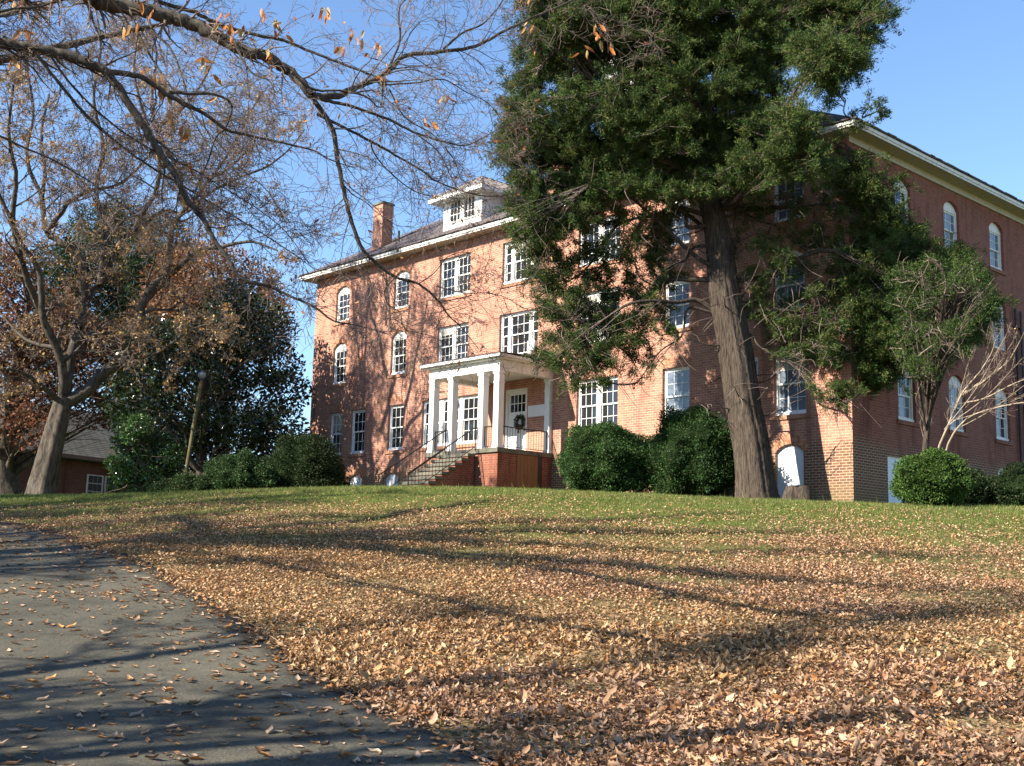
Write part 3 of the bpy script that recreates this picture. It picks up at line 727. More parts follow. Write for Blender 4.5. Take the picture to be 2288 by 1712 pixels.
# --- the big cedar
def cedar():
    D = 35.2; rs = random.Random(21); n2 = np.random.RandomState(5)
    b = at(1695, 1117, D)
    t = empty('cedar_tree', b, 'huge old cedar with leaning fluted trunk and dark green crown before the hall', 'tree')
    tp = [(1697, 1135, .50), (1691, 1090, .51), (1681, 1000, .52), (1663, 910, .50), (1645, 788, .49), (1619, 652, .45), (1602, 516, .37), (1580, 430, .31), (1545, 300, .24), (1510, 200, .20), (1495, 110, .18), (1480, 0, .14), (1465, -160, .07), (1455, -300, .02)]
    TPS = [at(x, y, D+.0008*(1117-y)) for x, y, _ in tp]
    trunkmesh('trunk', TPS, [r for _, _, r in tp], M['bark_cedar'], t, sides=96, flute=.05, seed=4, flare=1.32, fine=.02, n=14)
    TP, TR_ = spline(TPS, [r for _, _, r in tp], 6)
    PA = [(1165,-160),(1185,60),(1175,150),(1135,240),(1120,330),(1160,420),(1170,520),(1250,520),(1360,440),(1480,410),(1560,400),(1640,360),(1740,380),(1810,370),(1800,300),(1770,240),(1850,190),(1930,110),(1960,20),(1880,-160)]
    PB = [(1165,500),(1195,640),(1220,740),(1235,830),(1290,870),(1345,800),(1400,830),(1440,740),(1500,600),(1520,480),(1400,480)]
    PC = [(1600,440),(1650,560),(1715,720),(1790,790),(1890,800),(1905,700),(1890,480),(1840,400),(1700,420)]
    PD = [(1890,340),(1950,400),(1955,490),(2020,500),(2050,580),(2120,585),(2200,640),(2200,720),(2130,790),(2040,830),(1960,850),(1910,820),(1895,700)]
    L_ = []
    for poly, sp, dens, d0_, d1_, rr in ((PA, 40, 1.0, -2.4, 2.8, .50), (PB, 36, .8, -.3, 2.2, .42), (PC, 38, .42, -.1, 1.3, .36), (PD, 33, 1.15, .7, 1.7, .50)):
        for x, y in scatter_poly(poly, sp, rs):
            if poly is PA and 1330 < x < 1470 and 100 < y < 215 and rs.random() < .4: continue
            if poly is PA and 1700 < x < 1850 and 160 < y < 300 and rs.random() < .55: continue
            if poly is PA and x > 1740 and 120 < y < 390: d0_, d1_ = -4.0, -2.4
            elif poly is PA and x > 1540 and y < 290: d0_, d1_ = .8, 4.2
            elif poly is PA: d0_, d1_ = -2.4, 2.8
            for k in range((4 if x > 1740 else 3) if poly is PA else (2 if dens > .9 else 1)):
                L_.append((x+rs.uniform(-14, 14), y+rs.uniform(-14, 14), (rs.uniform(d0_, d1_) if not (poly is PA and y > 290 and x < 1740) else (rs.uniform(-1.5, 1.8) if x < 1430 else rs.uniform(.1, 2.0)))+(.6 if poly is PA and x > 1600 and y > 300 else 0), rr*rs.uniform(.6, 1.3), dens, poly is PD))
    for x, y, do, r_, de in ((1118,315,0,.35,.6),(1150,300,.5,.4,.7),(1270,845,0,.4,.6),(1240,800,-.6,.45,.7),(1225,700,-.3,.5,.8),(1290,760,-.3,.5,.8),(1340,800,0,.4,.7),(1215,620,0,.5,.9),(1270,680,0,.5,.8),(1190,560,.2,.5,.9),(1350,700,.2,.5,.7),(1480,700,.4,.35,.5),(1760,730,.5,.4,.7),(1820,740,.6,.4,.8),(1870,790,.7,.4,.8),(1700,700,.5,.35,.6),(2160,660,1.0,.5,.9),(2180,720,1.0,.5,.8),(2130,740,1.0,.5,.9),(2080,700,1.0,.5,1),(2040,760,1.0,.5,1),(1340,855,-.3,.3,.4),(1425,855,0,.25,.4),(1860,215,0,.4,.5),(1930,262,.2,.35,.4),(1950,235,.2,.3,.5),(1968,258,.3,.2,.4),
                             (1850,895,-.5,.35,.5),(1882,880,-.6,.35,.5),(1905,870,-.8,.35,.5),(1790,770,0,.45,.6),(1500,745,0,.3,.4),(1980,50,0,.4,.8),(1975,20,0,.4,.8),(1925,90,.3,.5,.8),(1250,20,0,.6,1),(1220,-60,.3,.6,1),
                             (1920,380,-.3,.45,.8),(1935,440,-.2,.5,.8),(1980,560,-1,.5,.9),(2060,610,-1,.4,.9),(2110,590,-1.3,.35,.9)):
        L_.append((x, y, do+(1 if x > 1915 and y > 350 else 0), r_, de, x > 1915 and y > 350))
    for x, y in scatter_poly([(1380,-100),(1380,420),(1450,430),(1560,440),(1660,430),(1740,420),(1760,-100)], 42, rs):
        L_.append((x, y, rs.uniform(-2.2, -.5), .5*rs.uniform(.7, 1.2), 1.0, False))
    limbs = []; subs = []; SP = []; SD = []
    zs = TP[:, 2]; jit = lambda s: np.array([rs.uniform(-s, s) for _ in range(3)])
    CEN = [at(x, y, D+do) for x, y, do, r_, de, right in L_]
    # primary limbs: spread evenly through the crown, the other lobes branch off them
    prim = [0]
    dist = np.array([np.linalg.norm(c-CEN[0]) for c in CEN])
    while len(prim) < 46:
        k = int(np.argmax(dist)); prim.append(k); dist = np.minimum(dist, [np.linalg.norm(c-CEN[k]) for c in CEN])
    PL = []
    for k in prim:
        c = CEN[k]; y = L_[k][1]; hd = math.hypot(c[0]-b[0], c[1]-b[1])
        lift = -.6*hd if y < 330 else (-.1*hd if y < 480 else .3*hd)
        za = min(max(c[2]+lift+rs.uniform(-.6, .6), rs.uniform(4.6, 7.5)), zs[-1]-.5)
        a = TP[int(np.argmin(np.abs(zs-za)))]; pts = [a]
        for q in (.18, .38, .58, .78):
            arc = math.sin(q*math.pi)*hd*(.16 if y > 420 else -.03)
            pts.append(a+(c-a)*q+np.array([0, 0, arc])+jit(.09*hd*.6+.08))
        pts.append(c); r0 = min(.085, .022+.013*hd)*rs.uniform(.8, 1.2)
        P, R = spline(pts, [r0, r0*.85, r0*.65, r0*.5, r0*.35, .012], 5); PL.append((P, R)); limbs.append((P, R))
    ALLP = np.concatenate([p[len(p)//3:] for p, _ in PL])
    for li, (x, y, do, r_, de, right) in enumerate(L_):
        c = CEN[li]
        if li in prim: P = PL[prim.index(li)][0]
        else:
            a = ALLP[int(np.argmin(np.linalg.norm(ALLP-c, axis=1)+.6*(ALLP[:, 2] > c[2]+1)))]
            P, R = spline([a, a+(c-a)*.4+jit(.18), a+(c-a)*.75+jit(.18), c], [.028, .022, .016, .01], 5); limbs.append((P, R))
        ns = int(22*de*(r_/.5)**1.5*rs.uniform(.5, 1.4))+4
        for k in range(ns):
            f = rs.uniform(.45, 1); p0 = P[int(f*(len(P)-1))]
            q = c+np.array([rs.gauss(0, .68)*r_, rs.gauss(0, .68)*r_, rs.gauss(0, .5)*r_])
            md = (p0+q)/2+jit(.12)+np.array([0, 0, .06])
            s, sr = spline([p0, md, q], [.013, .008, .004], 3); subs.append((s, sr))
            dd = (q-p0)/(np.linalg.norm(q-p0)+1e-6)
            nb = int((15 if de > .8 else 12)*rs.uniform(.6, 1.3))
            for j in range(nb):
                g = rs.uniform(.55, 1.06); pp = p0+(q-p0)*g if rs.random() < .3 else s[min(len(s)-1, int(g*(len(s)-1)))]
                SP.append(pp+jit(.07)); SD.append(dd)
        # bare dead twigs in the thin lower crown
        if y > 420 and not right:
            for k in range(9):
                p0 = P[rs.randrange(2, len(P))]; q = p0+jit(.9)+np.array([0, 0, -.2]); subs.append(spline([p0, (p0+q)/2+jit(.2), q], [.012, .008, .004], 3))
    for k in range(34):      # dead stubs and snags on the trunk
        i = rs.randrange(12, len(TP)-24); a = TP[i]; an = rs.uniform(0, 6.28); l = rs.uniform(.5, 1.7)
        q = a+np.array([math.cos(an)*l, math.sin(an)*l, rs.uniform(-.3, .5)]); 
        P, R = spline([a, (a+q)/2+np.array([0, 0, rs.uniform(-.2, .1)]), q], [.035, .02, .008], 4); limbs.append((P, R))
        for _ in range(3):
            p0 = P[rs.randrange(4, len(P))]; q2 = p0+np.array([rs.uniform(-.5, .5), rs.uniform(-.5, .5), rs.uniform(-.5, .3)]); subs.append(spline([p0, (p0+q2)/2+np.array([.05, 0, .05]), q2], [.012, .008, .004], 3))
    V, F = tubes(limbs, 7); link('limb', npmesh('limb', V, F, smooth=True), M['bark_cedar'], t)
    V, F = tubes(subs, 3); link('twig', npmesh('twig', V, F), M['twig'], t)
    SP = np.array(SP); SD = np.array(SD); k = 10
    P = np.repeat(SP, k, 0)+n2.normal(size=(len(SP)*k, 3))*.045
    d = np.repeat(SD, k, 0)+n2.normal(size=(len(P), 3))*.75+np.array([0, 0, .25])
    C_ = cols(len(SP), [(.035, .07, .02), (.05, .092, .022), (.08, .115, .028), (.025, .05, .016), (.11, .125, .036)], .25, n2); C_ = np.repeat(C_, k, 0)*(.8+.4*n2.rand(len(P), 1))
    br = n2.rand(len(P)) < .02; C_[br] = (.16, .09, .03)
    V, F, Cc = inst(BLADE*[1, .24, 1], BLADE_F, P, frames(d, n2), .05+.08*n2.rand(len(P)), C_)
    link('crown', npmesh('crown', V, F, Cc), M['needle'], t)
    print('cedar blades', len(P), 'lobes', len(L_))
cedar()

# --- shrubs: shell of small leaves over a bumpy core
BRN = (.13, .085, .035)
def shrub(name, cx, cy, rx, ry, h, label, cat, pal, leaf=.045, n=26000, seed=1, group=None, zb=None, core=(.012, .02, .008), squ=1.0, matn='boxleaf', lump=.09, asp=.6):
    rs = np.random.RandomState(seed); z0 = float(H(cx, cy)) if zb is None else zb
    t = empty(name, (cx, cy, z0), label, cat, group)
    ph = rs.rand(8)*6.28
    def bumps(d):
        return 1+lump*(np.sin(3*d[:, 0]*2+ph[0])*np.sin(3*d[:, 1]*2+ph[1])+.7*np.sin(7*d[:, 2]+ph[2]+3*d[:, 0])+.6*np.sin(9*d[:, 1]+ph[3])*np.sin(8*d[:, 0]+ph[4])+.4*np.sin(17*d[:, 0]+ph[5])*np.sin(15*d[:, 2]+ph[6]))
    def surf(d, s=1.0):
        r = bumps(d)*s; zz = d[:, 2]
        p = np.stack([d[:, 0]*rx, d[:, 1]*ry, zz*h*.54], 1)*r[:, None]; p[:, 2] += h*.47
        p[:, 2] = np.maximum(p[:, 2], -.1); return p+np.array([cx, cy, z0])
    bm = bmesh.new(); bmesh.ops.create_icosphere(bm, subdivisions=4, radius=1)
    d = np.array([v.co[:] for v in bm.verts]); P = surf(d, .90)
    for v, p in zip(bm.verts, P): v.co = p
    me = bpy.data.meshes.new('dark_core'); bm.to_mesh(me); bm.free()
    link('dark_core', me, mat('shrub_inside', core, 1, 0), t)  # solid dark green core behind the leaf shell, no stems modelled
    d = rs.normal(size=(n, 3)); d /= np.linalg.norm(d, axis=1)[:, None]; d[:, 2] = np.where(d[:, 2] < -.75, -d[:, 2], d[:, 2])
    cl = d[rs.randint(n, size=420)]                      # sprigs that stand out
    idx = rs.randint(420, size=n//3); d[:n//3] = cl[idx]+rs.normal(size=(n//3, 3))*.035; d /= np.linalg.norm(d, axis=1)[:, None]
    s = .86+.18*rs.rand(n)**1.3; s[:n//3] += .075*rs.rand(n//3)
    P = surf(d, s)
    C_ = cols(n, pal, .3, rs); C_[rs.rand(n) < .02] = BRN
    V, F, Cc = inst(BLADE*[1, asp, 1], BLADE_F, P, frames(d+rs.normal(size=(n, 3))*.8, rs), leaf*(.7+.6*rs.rand(n)), C_)
    link('foliage', npmesh('foliage', V, F, Cc), M[matn], t)
    return t
GB = [(.03, .07, .018), (.045, .10, .025), (.06, .12, .03), (.025, .05, .015)]
def px(x, y, D): p = at(x, y, D); return p[0], p[1]
GR = 'clipped boxwoods along the hall'
x, y = px(1355, 1092, 37.2); shrub('boxwood', x, y, 1.5, 1.4, 2.25, 'large rounded boxwood right of the porch, the left one of two touching', 'shrub', GB, .055, 34000, 2, GR, lump=.11)
x, y = px(1548, 1100, 36.6); shrub('boxwood', x, y, 1.45, 1.45, 2.65, 'tall dark boxwood close to the cedar trunk, right of its rounder neighbour', 'shrub', [(c[0]*.7, c[1]*.75, c[2]*.7) for c in GB], .055, 36000, 3, GR, lump=.11)
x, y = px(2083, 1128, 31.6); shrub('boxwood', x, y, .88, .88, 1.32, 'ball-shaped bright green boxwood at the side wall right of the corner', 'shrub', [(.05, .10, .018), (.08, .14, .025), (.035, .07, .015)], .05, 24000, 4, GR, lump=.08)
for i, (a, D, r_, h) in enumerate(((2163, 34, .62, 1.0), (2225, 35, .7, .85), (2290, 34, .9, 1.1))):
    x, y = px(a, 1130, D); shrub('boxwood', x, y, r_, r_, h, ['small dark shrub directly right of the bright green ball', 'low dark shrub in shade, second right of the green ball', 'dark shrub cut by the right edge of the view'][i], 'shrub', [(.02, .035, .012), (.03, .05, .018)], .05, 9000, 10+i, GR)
x, y = px(672, 1093, 47.5); shrub('boxwood', x, y, 1.85, 1.5, 2.75, 'big dark boxwood left of the porch steps under the first window', 'shrub', [(.016, .03, .010), (.024, .042, .013), (.035, .055, .018)], .065, 34000, 5, GR)
x, y = px(532, 1095, 46.5); shrub('boxwood', x, y, 1.45, 1.2, 1.95, 'sunlit mid green boxwood left of the big dark one', 'shrub', [(.035, .075, .02), (.05, .10, .03), (.025, .05, .02)], .065, 24000, 6, GR, lump=.12)
x, y = px(430, 1095, 47); shrub('hedge_shrub', x, y, 1.2, 1.0, 1.15, 'low dark shrub at the foot of the lamp post', 'shrub', [(.025, .045, .015), (.04, .07, .02)], .065, 12000, 7, lump=.14)
x, y = px(372, 1096, 47.5); shrub('hedge_shrub', x, y, .6, .7, .95, 'small dark shrub between the holly and the lamp post', 'shrub', [(.02, .04, .014), (.03, .055, .02)], .065, 7000, 8, lump=.14)

# --- broadleaf crowns: lobes of leaves hung on a real branch skeleton
def leafy_tree(name, base_xy, trunk, lobes, label, cat, pal, leaf, nleaf, barkm, matn, seed, asp=.45, group=None, twig_n=12, spread=1.0, tpl=None, crownname='crown'):
    """trunk: list of (point, radius); lobes: (centre, radius, weight)"""
    rs = random.Random(seed); n2 = np.random.RandomState(seed)
    t = empty(name, trunk[0][0], label, cat, group)
    trunkmesh('trunk', [p for p, _ in trunk], [r for _, r in trunk], barkm, t, sides=18, flute=.08, seed=seed)
    TP, TR_ = spline([p for p, _ in trunk], [r for _, r in trunk], 5)
    limbs = []; subs = []; P = []; D_ = []
    wt = sum(w_*r**2 for _, r, w_ in lobes)
    for c, r, w_ in lobes:
        c = np.array(c, float); hd = math.hypot(c[0]-TP[0][0], c[1]-TP[0][1])
        za = max(TP[2][2], c[2]-.6*hd-.5); i = int(np.argmin(np.abs(TP[:, 2]-min(za, TP[-1][2]-.2)))); a = TP[i]
        Pm, R = spline([a, a+(c-a)*.5+np.array([rs.uniform(-.3, .3), rs.uniform(-.3, .3), .2]), c], [max(.03, TR_[i]*.45), .05, .02], 5); limbs.append((Pm, R))
        for k in range(twig_n):
            p0 = Pm[rs.randrange(3, len(Pm))]; q = c+n2.normal(size=3)*r*.75
            subs.append(spline([p0, (p0+q)/2+n2.normal(size=3)*.15, q], [.02, .012, .006], 3))
        n = int(nleaf*w_*r**2/wt); d = n2.normal(size=(n, 3)); d /= np.linalg.norm(d, axis=1)[:, None]
        rr = r*(.35+.75*n2.rand(n)**.6)[:, None]*spread; P.append(c+d*rr*[1, 1, .85]); D_.append(d)
    V, F = tubes(limbs, 6); link('limb', npmesh('limb', V, F, smooth=True), barkm, t)
    V, F = tubes(subs, 3); link('twig', npmesh('twig', V, F), M['twig'], t)
    P = np.concatenate(P); D_ = np.concatenate(D_); n = len(P)
    T_, TF_ = (BLADE*[1, asp, 1], BLADE_F) if tpl is None else tpl
    V, F, Cc = inst(T_, TF_, P, frames(D_*.6+n2.normal(size=(n, 3))*.7, n2), leaf*(.6+.7*n2.rand(n)), cols(n, pal, .3, n2))
    link(crownname, npmesh(crownname, V, F, Cc), M[matn], t)
    return t
def lob(poly, sp, D, dd, r, w_, rs):
    out = []
    for x, y in scatter_poly(poly, sp, rs): out.append((at(x, y, D+rs.uniform(-dd, dd)), r*rs.uniform(.75, 1.25), w_))
    return out
rs_ = random.Random(31)
# magnolia
D = 53; PM = [(300,1040),(290,960),(250,900),(270,800),(330,740),(420,700),(500,660),(590,690),(640,780),(625,820),(650,890),(625,960),(590,1060)]
lb = lob(PM, 40, D, 2.6, .85, 1, rs_)
tk = [(at(455, 1112, D), .28), (at(450, 1040, D), .22), (at(455, 900, D), .16), (at(470, 760, D), .08), (at(480, 690, D), .03)]
leafy_tree('magnolia_tree', None, tk, lb, 'dense dark magnolia with glossy leaves beside the left end of the hall', 'tree', [(.014, .026, .010), (.022, .04, .014), (.035, .06, .02), (.012, .02, .008)], .20, 36000, M['bark_oak'], 'glossy', 41, .5)
# holly in the sun
D = 49; lb = lob([(262,1080),(258,1000),(285,950),(340,950),(385,985),(395,1060),(360,1090)], 24, D, .8, .42, 1, rs_)
tk = [(at(318, 1108, D), .09), (at(320, 1050, D), .07), (at(322, 980, D), .03)]
leafy_tree('holly_shrub', None, tk, lb, 'shiny holly shrub catching the sun in front of the brick cottage', 'shrub', [(.04, .09, .02), (.06, .13, .03), (.025, .05, .015)], .13, 12000, M['bark_oak'], 'glossy', 42, .5)
# tall conifer behind the oak
D = 66; lb = lob([(90,660),(130,560),(200,500),(270,470),(340,500),(400,560),(440,640),(430,760),(100,800)], 42, D, 3, 1.15, 1, rs_)
tk = [(at(280, 1120, D), .5), (at(278, 900, D), .4), (at(272, 650, D), .22), (at(270, 490, D), .05)]
leafy_tree('pine_tree', None, tk, lb, 'tall dark evergreen standing far behind the bare oak', 'tree', [(.016, .035, .016), (.028, .05, .02), (.04, .065, .022)], .30, 42000, M['bark_oak'], 'needle', 43, .22)
# russet oaks that keep their leaves
RUS = [(.20, .085, .04), (.27, .13, .055), (.15, .065, .035), (.31, .18, .08), (.12, .07, .04)]
D = 60; lb = lob([(330,770),(340,640),(400,570),(480,560),(570,590),(640,640),(650,720),(600,760),(480,800)], 40, D, 2.5, .95, 1, rs_)
tk = [(at(500, 1110, D), .35), (at(498, 900, D), .28), (at(490, 740, D), .18), (at(485, 590, D), .05)]
leafy_tree('russet_oak', None, tk, lb, 'smaller oak holding orange brown leaves above and behind the magnolia', 'tree', RUS, .17, 24000, M['bark_oak'], 'leaf', 44, .55, group='russet oaks behind the lawn')
D = 58; lb = lob([(-60,1000),(-60,560),(20,560),(90,640),(150,700),(230,760),(330,760),(350,860),(250,930),(150,900),(60,960)], 44, D, 2.5, 1.0, 1, rs_)
tk = [(at(14, 1112, D), .55), (at(10, 1000, D), .45), (at(30, 860, D), .3), (at(60, 700, D), .12), (at(60, 620, D), .04)]
leafy_tree('russet_oak', None, tk, lb, 'oak with reddish brown leaves at the left edge, its dark trunk by the cottage', 'tree', [(.17, .06, .035), (.12, .045, .03), (.22, .09, .04), (.08, .055, .035)], .17, 26000, M['bark_oak'], 'leaf', 45, .55, group='russet oaks behind the lawn')
# evergreens low behind the cottage
D = 78; lb = lob([(-80,1090),(-80,940),(60,950),(180,965),(200,1090)], 40, D, 2, 1.5, 1, rs_)+lob([(200,1000),(200,900),(300,880),(420,900),(430,1000)], 46, D, 2, 1.2, .45, rs_)
tk = [(at(150, 1115, D), .4), (at(150, 1020, D), .3), (at(150, 940, D), .06)]
leafy_tree('evergreen_thicket', None, tk, lb, 'low dark evergreen seen past the cottage roof', 'tree', [(.014, .028, .012), (.022, .036, .014)], .35, 20000, M['bark_oak'], 'needle', 46, .3)

# --- bare trees with hand-laid limbs
PR = dict(seg=5, wander=.42, up=.05, kids=[0, 5, 6, 6, 5], ratio=.58, ang=.85, minr=.006)
def bare_tree(name, limbs, label, cat, barkm, seed, pr, lev, step, len0, leafpal, nleaf, leaf, trunk=None, group=None, tpl=None, t0=.15, rfac=.5, sides0=10, leafmatn='leaf', base=None, droop=0.0):
    rs = random.Random(seed); n2 = np.random.RandomState(seed)
    out = [[] for _ in range(6)]; tips = []; main = []
    t = empty(name, base if base is not None else limbs[0][0][0], label, cat, group)
    if trunk is not None: trunkmesh('trunk', [p for p, _ in trunk], [r for _, r in trunk], barkm, t, sides=30, flute=.07, seed=seed, flare=1.3)
    for pts, rad, lv in limbs:
        P, R = spline(pts, rad, 6); P[1:-1] += n2.normal(size=P[1:-1].shape)*np.minimum(R[1:-1, None]*.15, .012); main.append((P, R))
        along(P, R, out, tips, rs, pr, lev if lv is None else lv, step, len0, t0, rfac)
    V, F = tubes(main, sides0); link('limb', npmesh('limb', V, F, smooth=True), barkm, t)
    big = sum([out[i] for i in range(2, 6)], []); sml = out[0]+out[1]
    if big: V, F = tubes(big, 5); link('branches', npmesh('branches', V, F, smooth=True), barkm, t)
    V, F = tubes(sml, 3); link('twig', npmesh('twig', V, F), M['twig'], t)
    if nleaf and tips:
        ii = n2.randint(len(tips), size=nleaf); P = np.array([tips[i][0] for i in ii])+n2.normal(size=(nleaf, 3))*leaf*.4
        d = np.array([tips[i][1] for i in ii])*.5+n2.normal(size=(nleaf, 3))*.6+np.array([0, 0, -droop])
        T_, TF_ = (BLADE*[1, .5, 1], BLADE_F) if tpl is None else tpl
        V, F, Cc = inst(T_, TF_, P, frames(d, n2), leaf*(.5+.8*n2.rand(nleaf)), cols(nleaf, leafpal, .25, n2))
        link('leaves', npmesh('leaves', V, F, Cc), M[leafmatn], t)
    print(name, 'branches', [len(o) for o in out], 'tips', len(tips))
    return t

def oak():
    D = 49.0
    A = lambda l, dd=0: [at(x, y, D+dd*i/max(1, len(l)-1)) for i, (x, y) in enumerate(l)]
    trunk = [(at(92, 1130, D), .50), (at(97, 1085, D), .48), (at(116, 1000, D), .42), (at(131, 940, D), .38), (at(144, 890, D), .34)]
    J = (140, 905)
    L_ = []
    def l(pts, r0, r1, dd=0, lv=None):
        L_.append((A(pts, dd), list(np.linspace(r0, r1, len(pts))), lv))
    l([J,(141,833),(127,779),(105,732),(95,700),(86,606),(48,543),(19,479),(-20,400)], .19, .06, -2)
    l([J,(159,795),(178,732),(190,670),(222,638),(247,590),(270,536),(301,517),(365,473),(412,476),(470,430),(540,395)], .22, .04, 2)
    l([(178,732),(187,650),(178,574),(133,540),(105,517),(95,448),(100,380),(92,300),(110,210)], .18, .04, 1)
    l([(105,520),(140,470),(159,448),(206,425),(270,410),(330,350),(360,290)], .12, .03, 2)
    l([(95,700),(60,620),(30,500),(36,400),(20,300),(30,190)], .14, .04, -4)
    l([J,(197,871),(232,833),(279,805),(301,763),(311,717),(320,676),(343,638),(374,600),(381,527),(396,489),(415,467),(440,440),(470,400),(507,380),(560,330)], .25, .04, -2)
    l([(320,676),(358,635),(396,600),(444,559),(492,552),(560,540),(620,560)], .17, .03, -3)
    l([(415,467),(406,432),(398,380),(370,330),(348,290),(340,210),(350,120),(330,40)], .13, .03, 2)
    l([(301,517),(317,479),(346,432),(357,380),(350,330),(320,250),(300,160),(310,60)], .13, .03, -2)
    l([(222,638),(235,520),(215,430),(230,330),(210,220),(225,100),(210,0)], .12, .03, 3)
    l([(95,448),(60,350),(75,250),(60,140),(80,20)], .09, .02, 1)
    l([(470,400),(520,330),(560,250),(600,190)], .07, .02, 2)
    l([(540,395),(600,370),(650,330),(680,290)], .05, .02, -1)
    l([(348,290),(420,230),(470,150),(500,70)], .07, .02, 1)
    l([(279,805),(350,790),(420,740),(480,720)], .08, .02, -3)
    l([J,(90,860),(40,830),(-30,820)], .12, .03, -2)
    l([(127,779),(60,760),(0,700)], .09, .03, 2)
    pr = dict(PR); pr.update(kids=[0, 6, 6, 5], ang=.8, up=.03, minr=.0065, wander=.5, ratio=.55)
    bare_tree('oak_tree', L_, 'great bare oak with flaring trunk and spreading limbs left of the magnolia', 'tree', M['bark_oak'], 51, pr, 3, .8, 2.9,
              [(.34, .19, .06), (.42, .26, .09), (.24, .12, .05), (.48, .34, .13), (.28, .15, .08)], 23000, .12, trunk=trunk, base=trunk[0][0], rfac=.4)
oak()

def chestnut():
    base_ = np.array([-5.0, -28.6, float(H(-5, -28.6))])
    top = base_+np.array([.9, .5, 5.6])
    trunk = [(base_, .55), (base_+np.array([.05, .0, 1.2]), .46), (base_+np.array([.4, .2, 3.4]), .42), (top, .36)]
    L_ = []
    def l(pts, r0, r1, D0, D1, lv=None, pre=()):
        r0 *= .78; r1 = max(.003, r1*.8); n = len(pts); P = list(pre)+[at(x, y, D0+(D1-D0)*i/max(1, n-1)) for i, (x, y) in enumerate(pts)]
        L_.append((P, list(np.linspace(r0, r1, len(P))), lv))
    t_ = tuple
    # upper limb that forks over the lawn
    l([(120,-28),(203,0),(308,20),(399,43),(471,73),(526,105),(598,132),(652,163),(696,214)], .12, .058, 12.6, 12.0, 1, pre=(top, top+np.array([4.5, .8, 1.9])))
    l([(696,214),(743,290),(758,380),(779,471),(805,548),(840,587),(884,619),(935,635),(976,668),(1003,706),(1030,731),(1071,782)], .036, .004, 12.0, 12.6)
    l([(884,619),(860,650),(868,680),(895,700),(905,735),(960,750),(1010,775)], .009, .003, 12.3, 12.5)
    l([(935,635),(970,610),(1000,575),(1040,560)], .008, .003, 12.4, 12.5); l([(976,640),(1040,655),(1090,655),(1130,665),(1170,690)], .007, .003, 12.4, 12.9)
    l([(696,214),(749,215),(790,198),(845,174),(877,150),(904,125),(981,117),(1062,103),(1130,68),(1200,35),(1268,6),(1330,-30)], .05, .008, 12.0, 13.4)
    l([(1268,6),(1310,30),(1370,45),(1430,60)], .008, .003, 13.2, 13.5)
    l([(991,109),(1035,73),(1078,54),(1116,13),(1140,-30)], .018, .006, 12.9, 13.2)
    l([(872,146),(893,90),(891,30),(902,3),(940,-20)], .018, .007, 12.4, 12.4)
    l([(697,216),(736,226),(790,239),(866,266),(926,296),(1008,321),(1048,323),(1103,294),(1157,261)], .026, .004, 12.0, 12.6)
    l([(926,296),(980,340),(1010,400),(1030,430)], .010, .003, 12.2, 12.3)
    l([(709,255),(752,277),(823,313),(872,340),(940,380),(981,408),(1062,435),(1117,438),(1160,430)], .022, .004, 12.0, 12.8)
    l([(828,315),(836,343),(872,386),(926,427),(981,440),(1040,445)], .012, .003, 12.2, 12.5)
    l([(858,172),(853,217),(858,233)], .012, .008, 12.3, 12.2); l([(870,200),(905,262),(966,300),(1010,350),(1030,400)], .012, .003, 12.3, 12.5)
    l([(652,163),(700,200),(760,203),(815,215),(843,238),(857,236)], .018, .008, 11.8, 12.0)
    l([(860,190),(930,185),(990,178),(1040,205),(1100,240),(1150,330)], .012, .003, 12.3, 12.9)
    # second, thinner limb above it
    l([(300,-40),(348,0),(435,29),(500,58),(562,76),(634,91),(707,120),(800,156),(831,168),(858,174)], .034, .012, 12.8, 12.5, None, pre=(top+np.array([4.0, .5, 1.6]),))
    # the low dark limb from the left edge
    l([(-140,82),(0,98),(72,109),(145,123),(199,141),(236,160),(254,181),(308,261),(337,308),(362,348),(391,391),(417,446),(453,489),(480,540),(507,574),(539,622),(602,641),(650,663),(704,687),(745,717),(802,728),(867,747)], .072, .003, 11.2, 10.6, None, pre=(top-np.array([.1, .1, .9]), top+np.array([3.5, .6, -.1])))
    l([(236,160),(308,169),(362,203),(410,232),(457,254),(507,290),(580,308),(689,333),(743,359),(790,375)], .035, .005, 10.9, 11.2)
    l([(378,206),(428,210),(482,212),(518,236),(504,286),(482,308),(464,362),(435,435),(430,500)], .02, .005, 11, 11.3)
    l([(78,118),(145,203),(203,268),(272,326),(326,366),(399,410),(471,453),(562,507),(652,565),(700,600)], .020, .004, 11, 11.4)
    l([(108,118),(160,190),(240,268),(330,330),(420,372),(500,420),(580,470),(640,520),(690,590)], .014, .003, 11, 11.6)
    l([(290,22),(308,72),(348,145),(399,214),(471,301),(544,380),(600,430),(640,500)], .017, .004, 12.2, 11.6)
    l([(326,29),(344,72),(381,109),(410,181),(430,260),(470,330),(530,380)], .02, .004, 12.2, 11.8)
    l([(-60,280),(0,304),(54,330),(127,362),(217,417),(290,471),(360,520)], .014, .004, 10.5, 11)
    l([(526,105),(560,160),(600,180),(612,210),(598,250)], .014, .005, 12, 11.8); l([(545,120),(556,200),(553,265)], .008, .004, 12, 11.8)
    # upper crown, out of the picture but shading the lawn
    for dx, dy, dz, r in ((2, -3, 6, .2), (-3, 2, 7, .2), (5, 3, 6.5, .18), (8, -2, 5.5, .16), (9, 4, 4.5, .14), (-5, -3, 5, .18), (3, 7, 5, .14), (12, 1, 4.2, .12)):
        P = [top, top+np.array([dx*.3, dy*.3, dz*.5]), top+np.array([dx*.7, dy*.7, dz*.8]), top+np.array([dx, dy, dz])]
        L_.append((P, [r, r*.8, r*.5, r*.2], 3))
    pr = dict(PR); pr.update(kids=[0, 5, 5, 5], ang=.75, up=-.02, minr=.0022, wander=.38, ratio=.6)
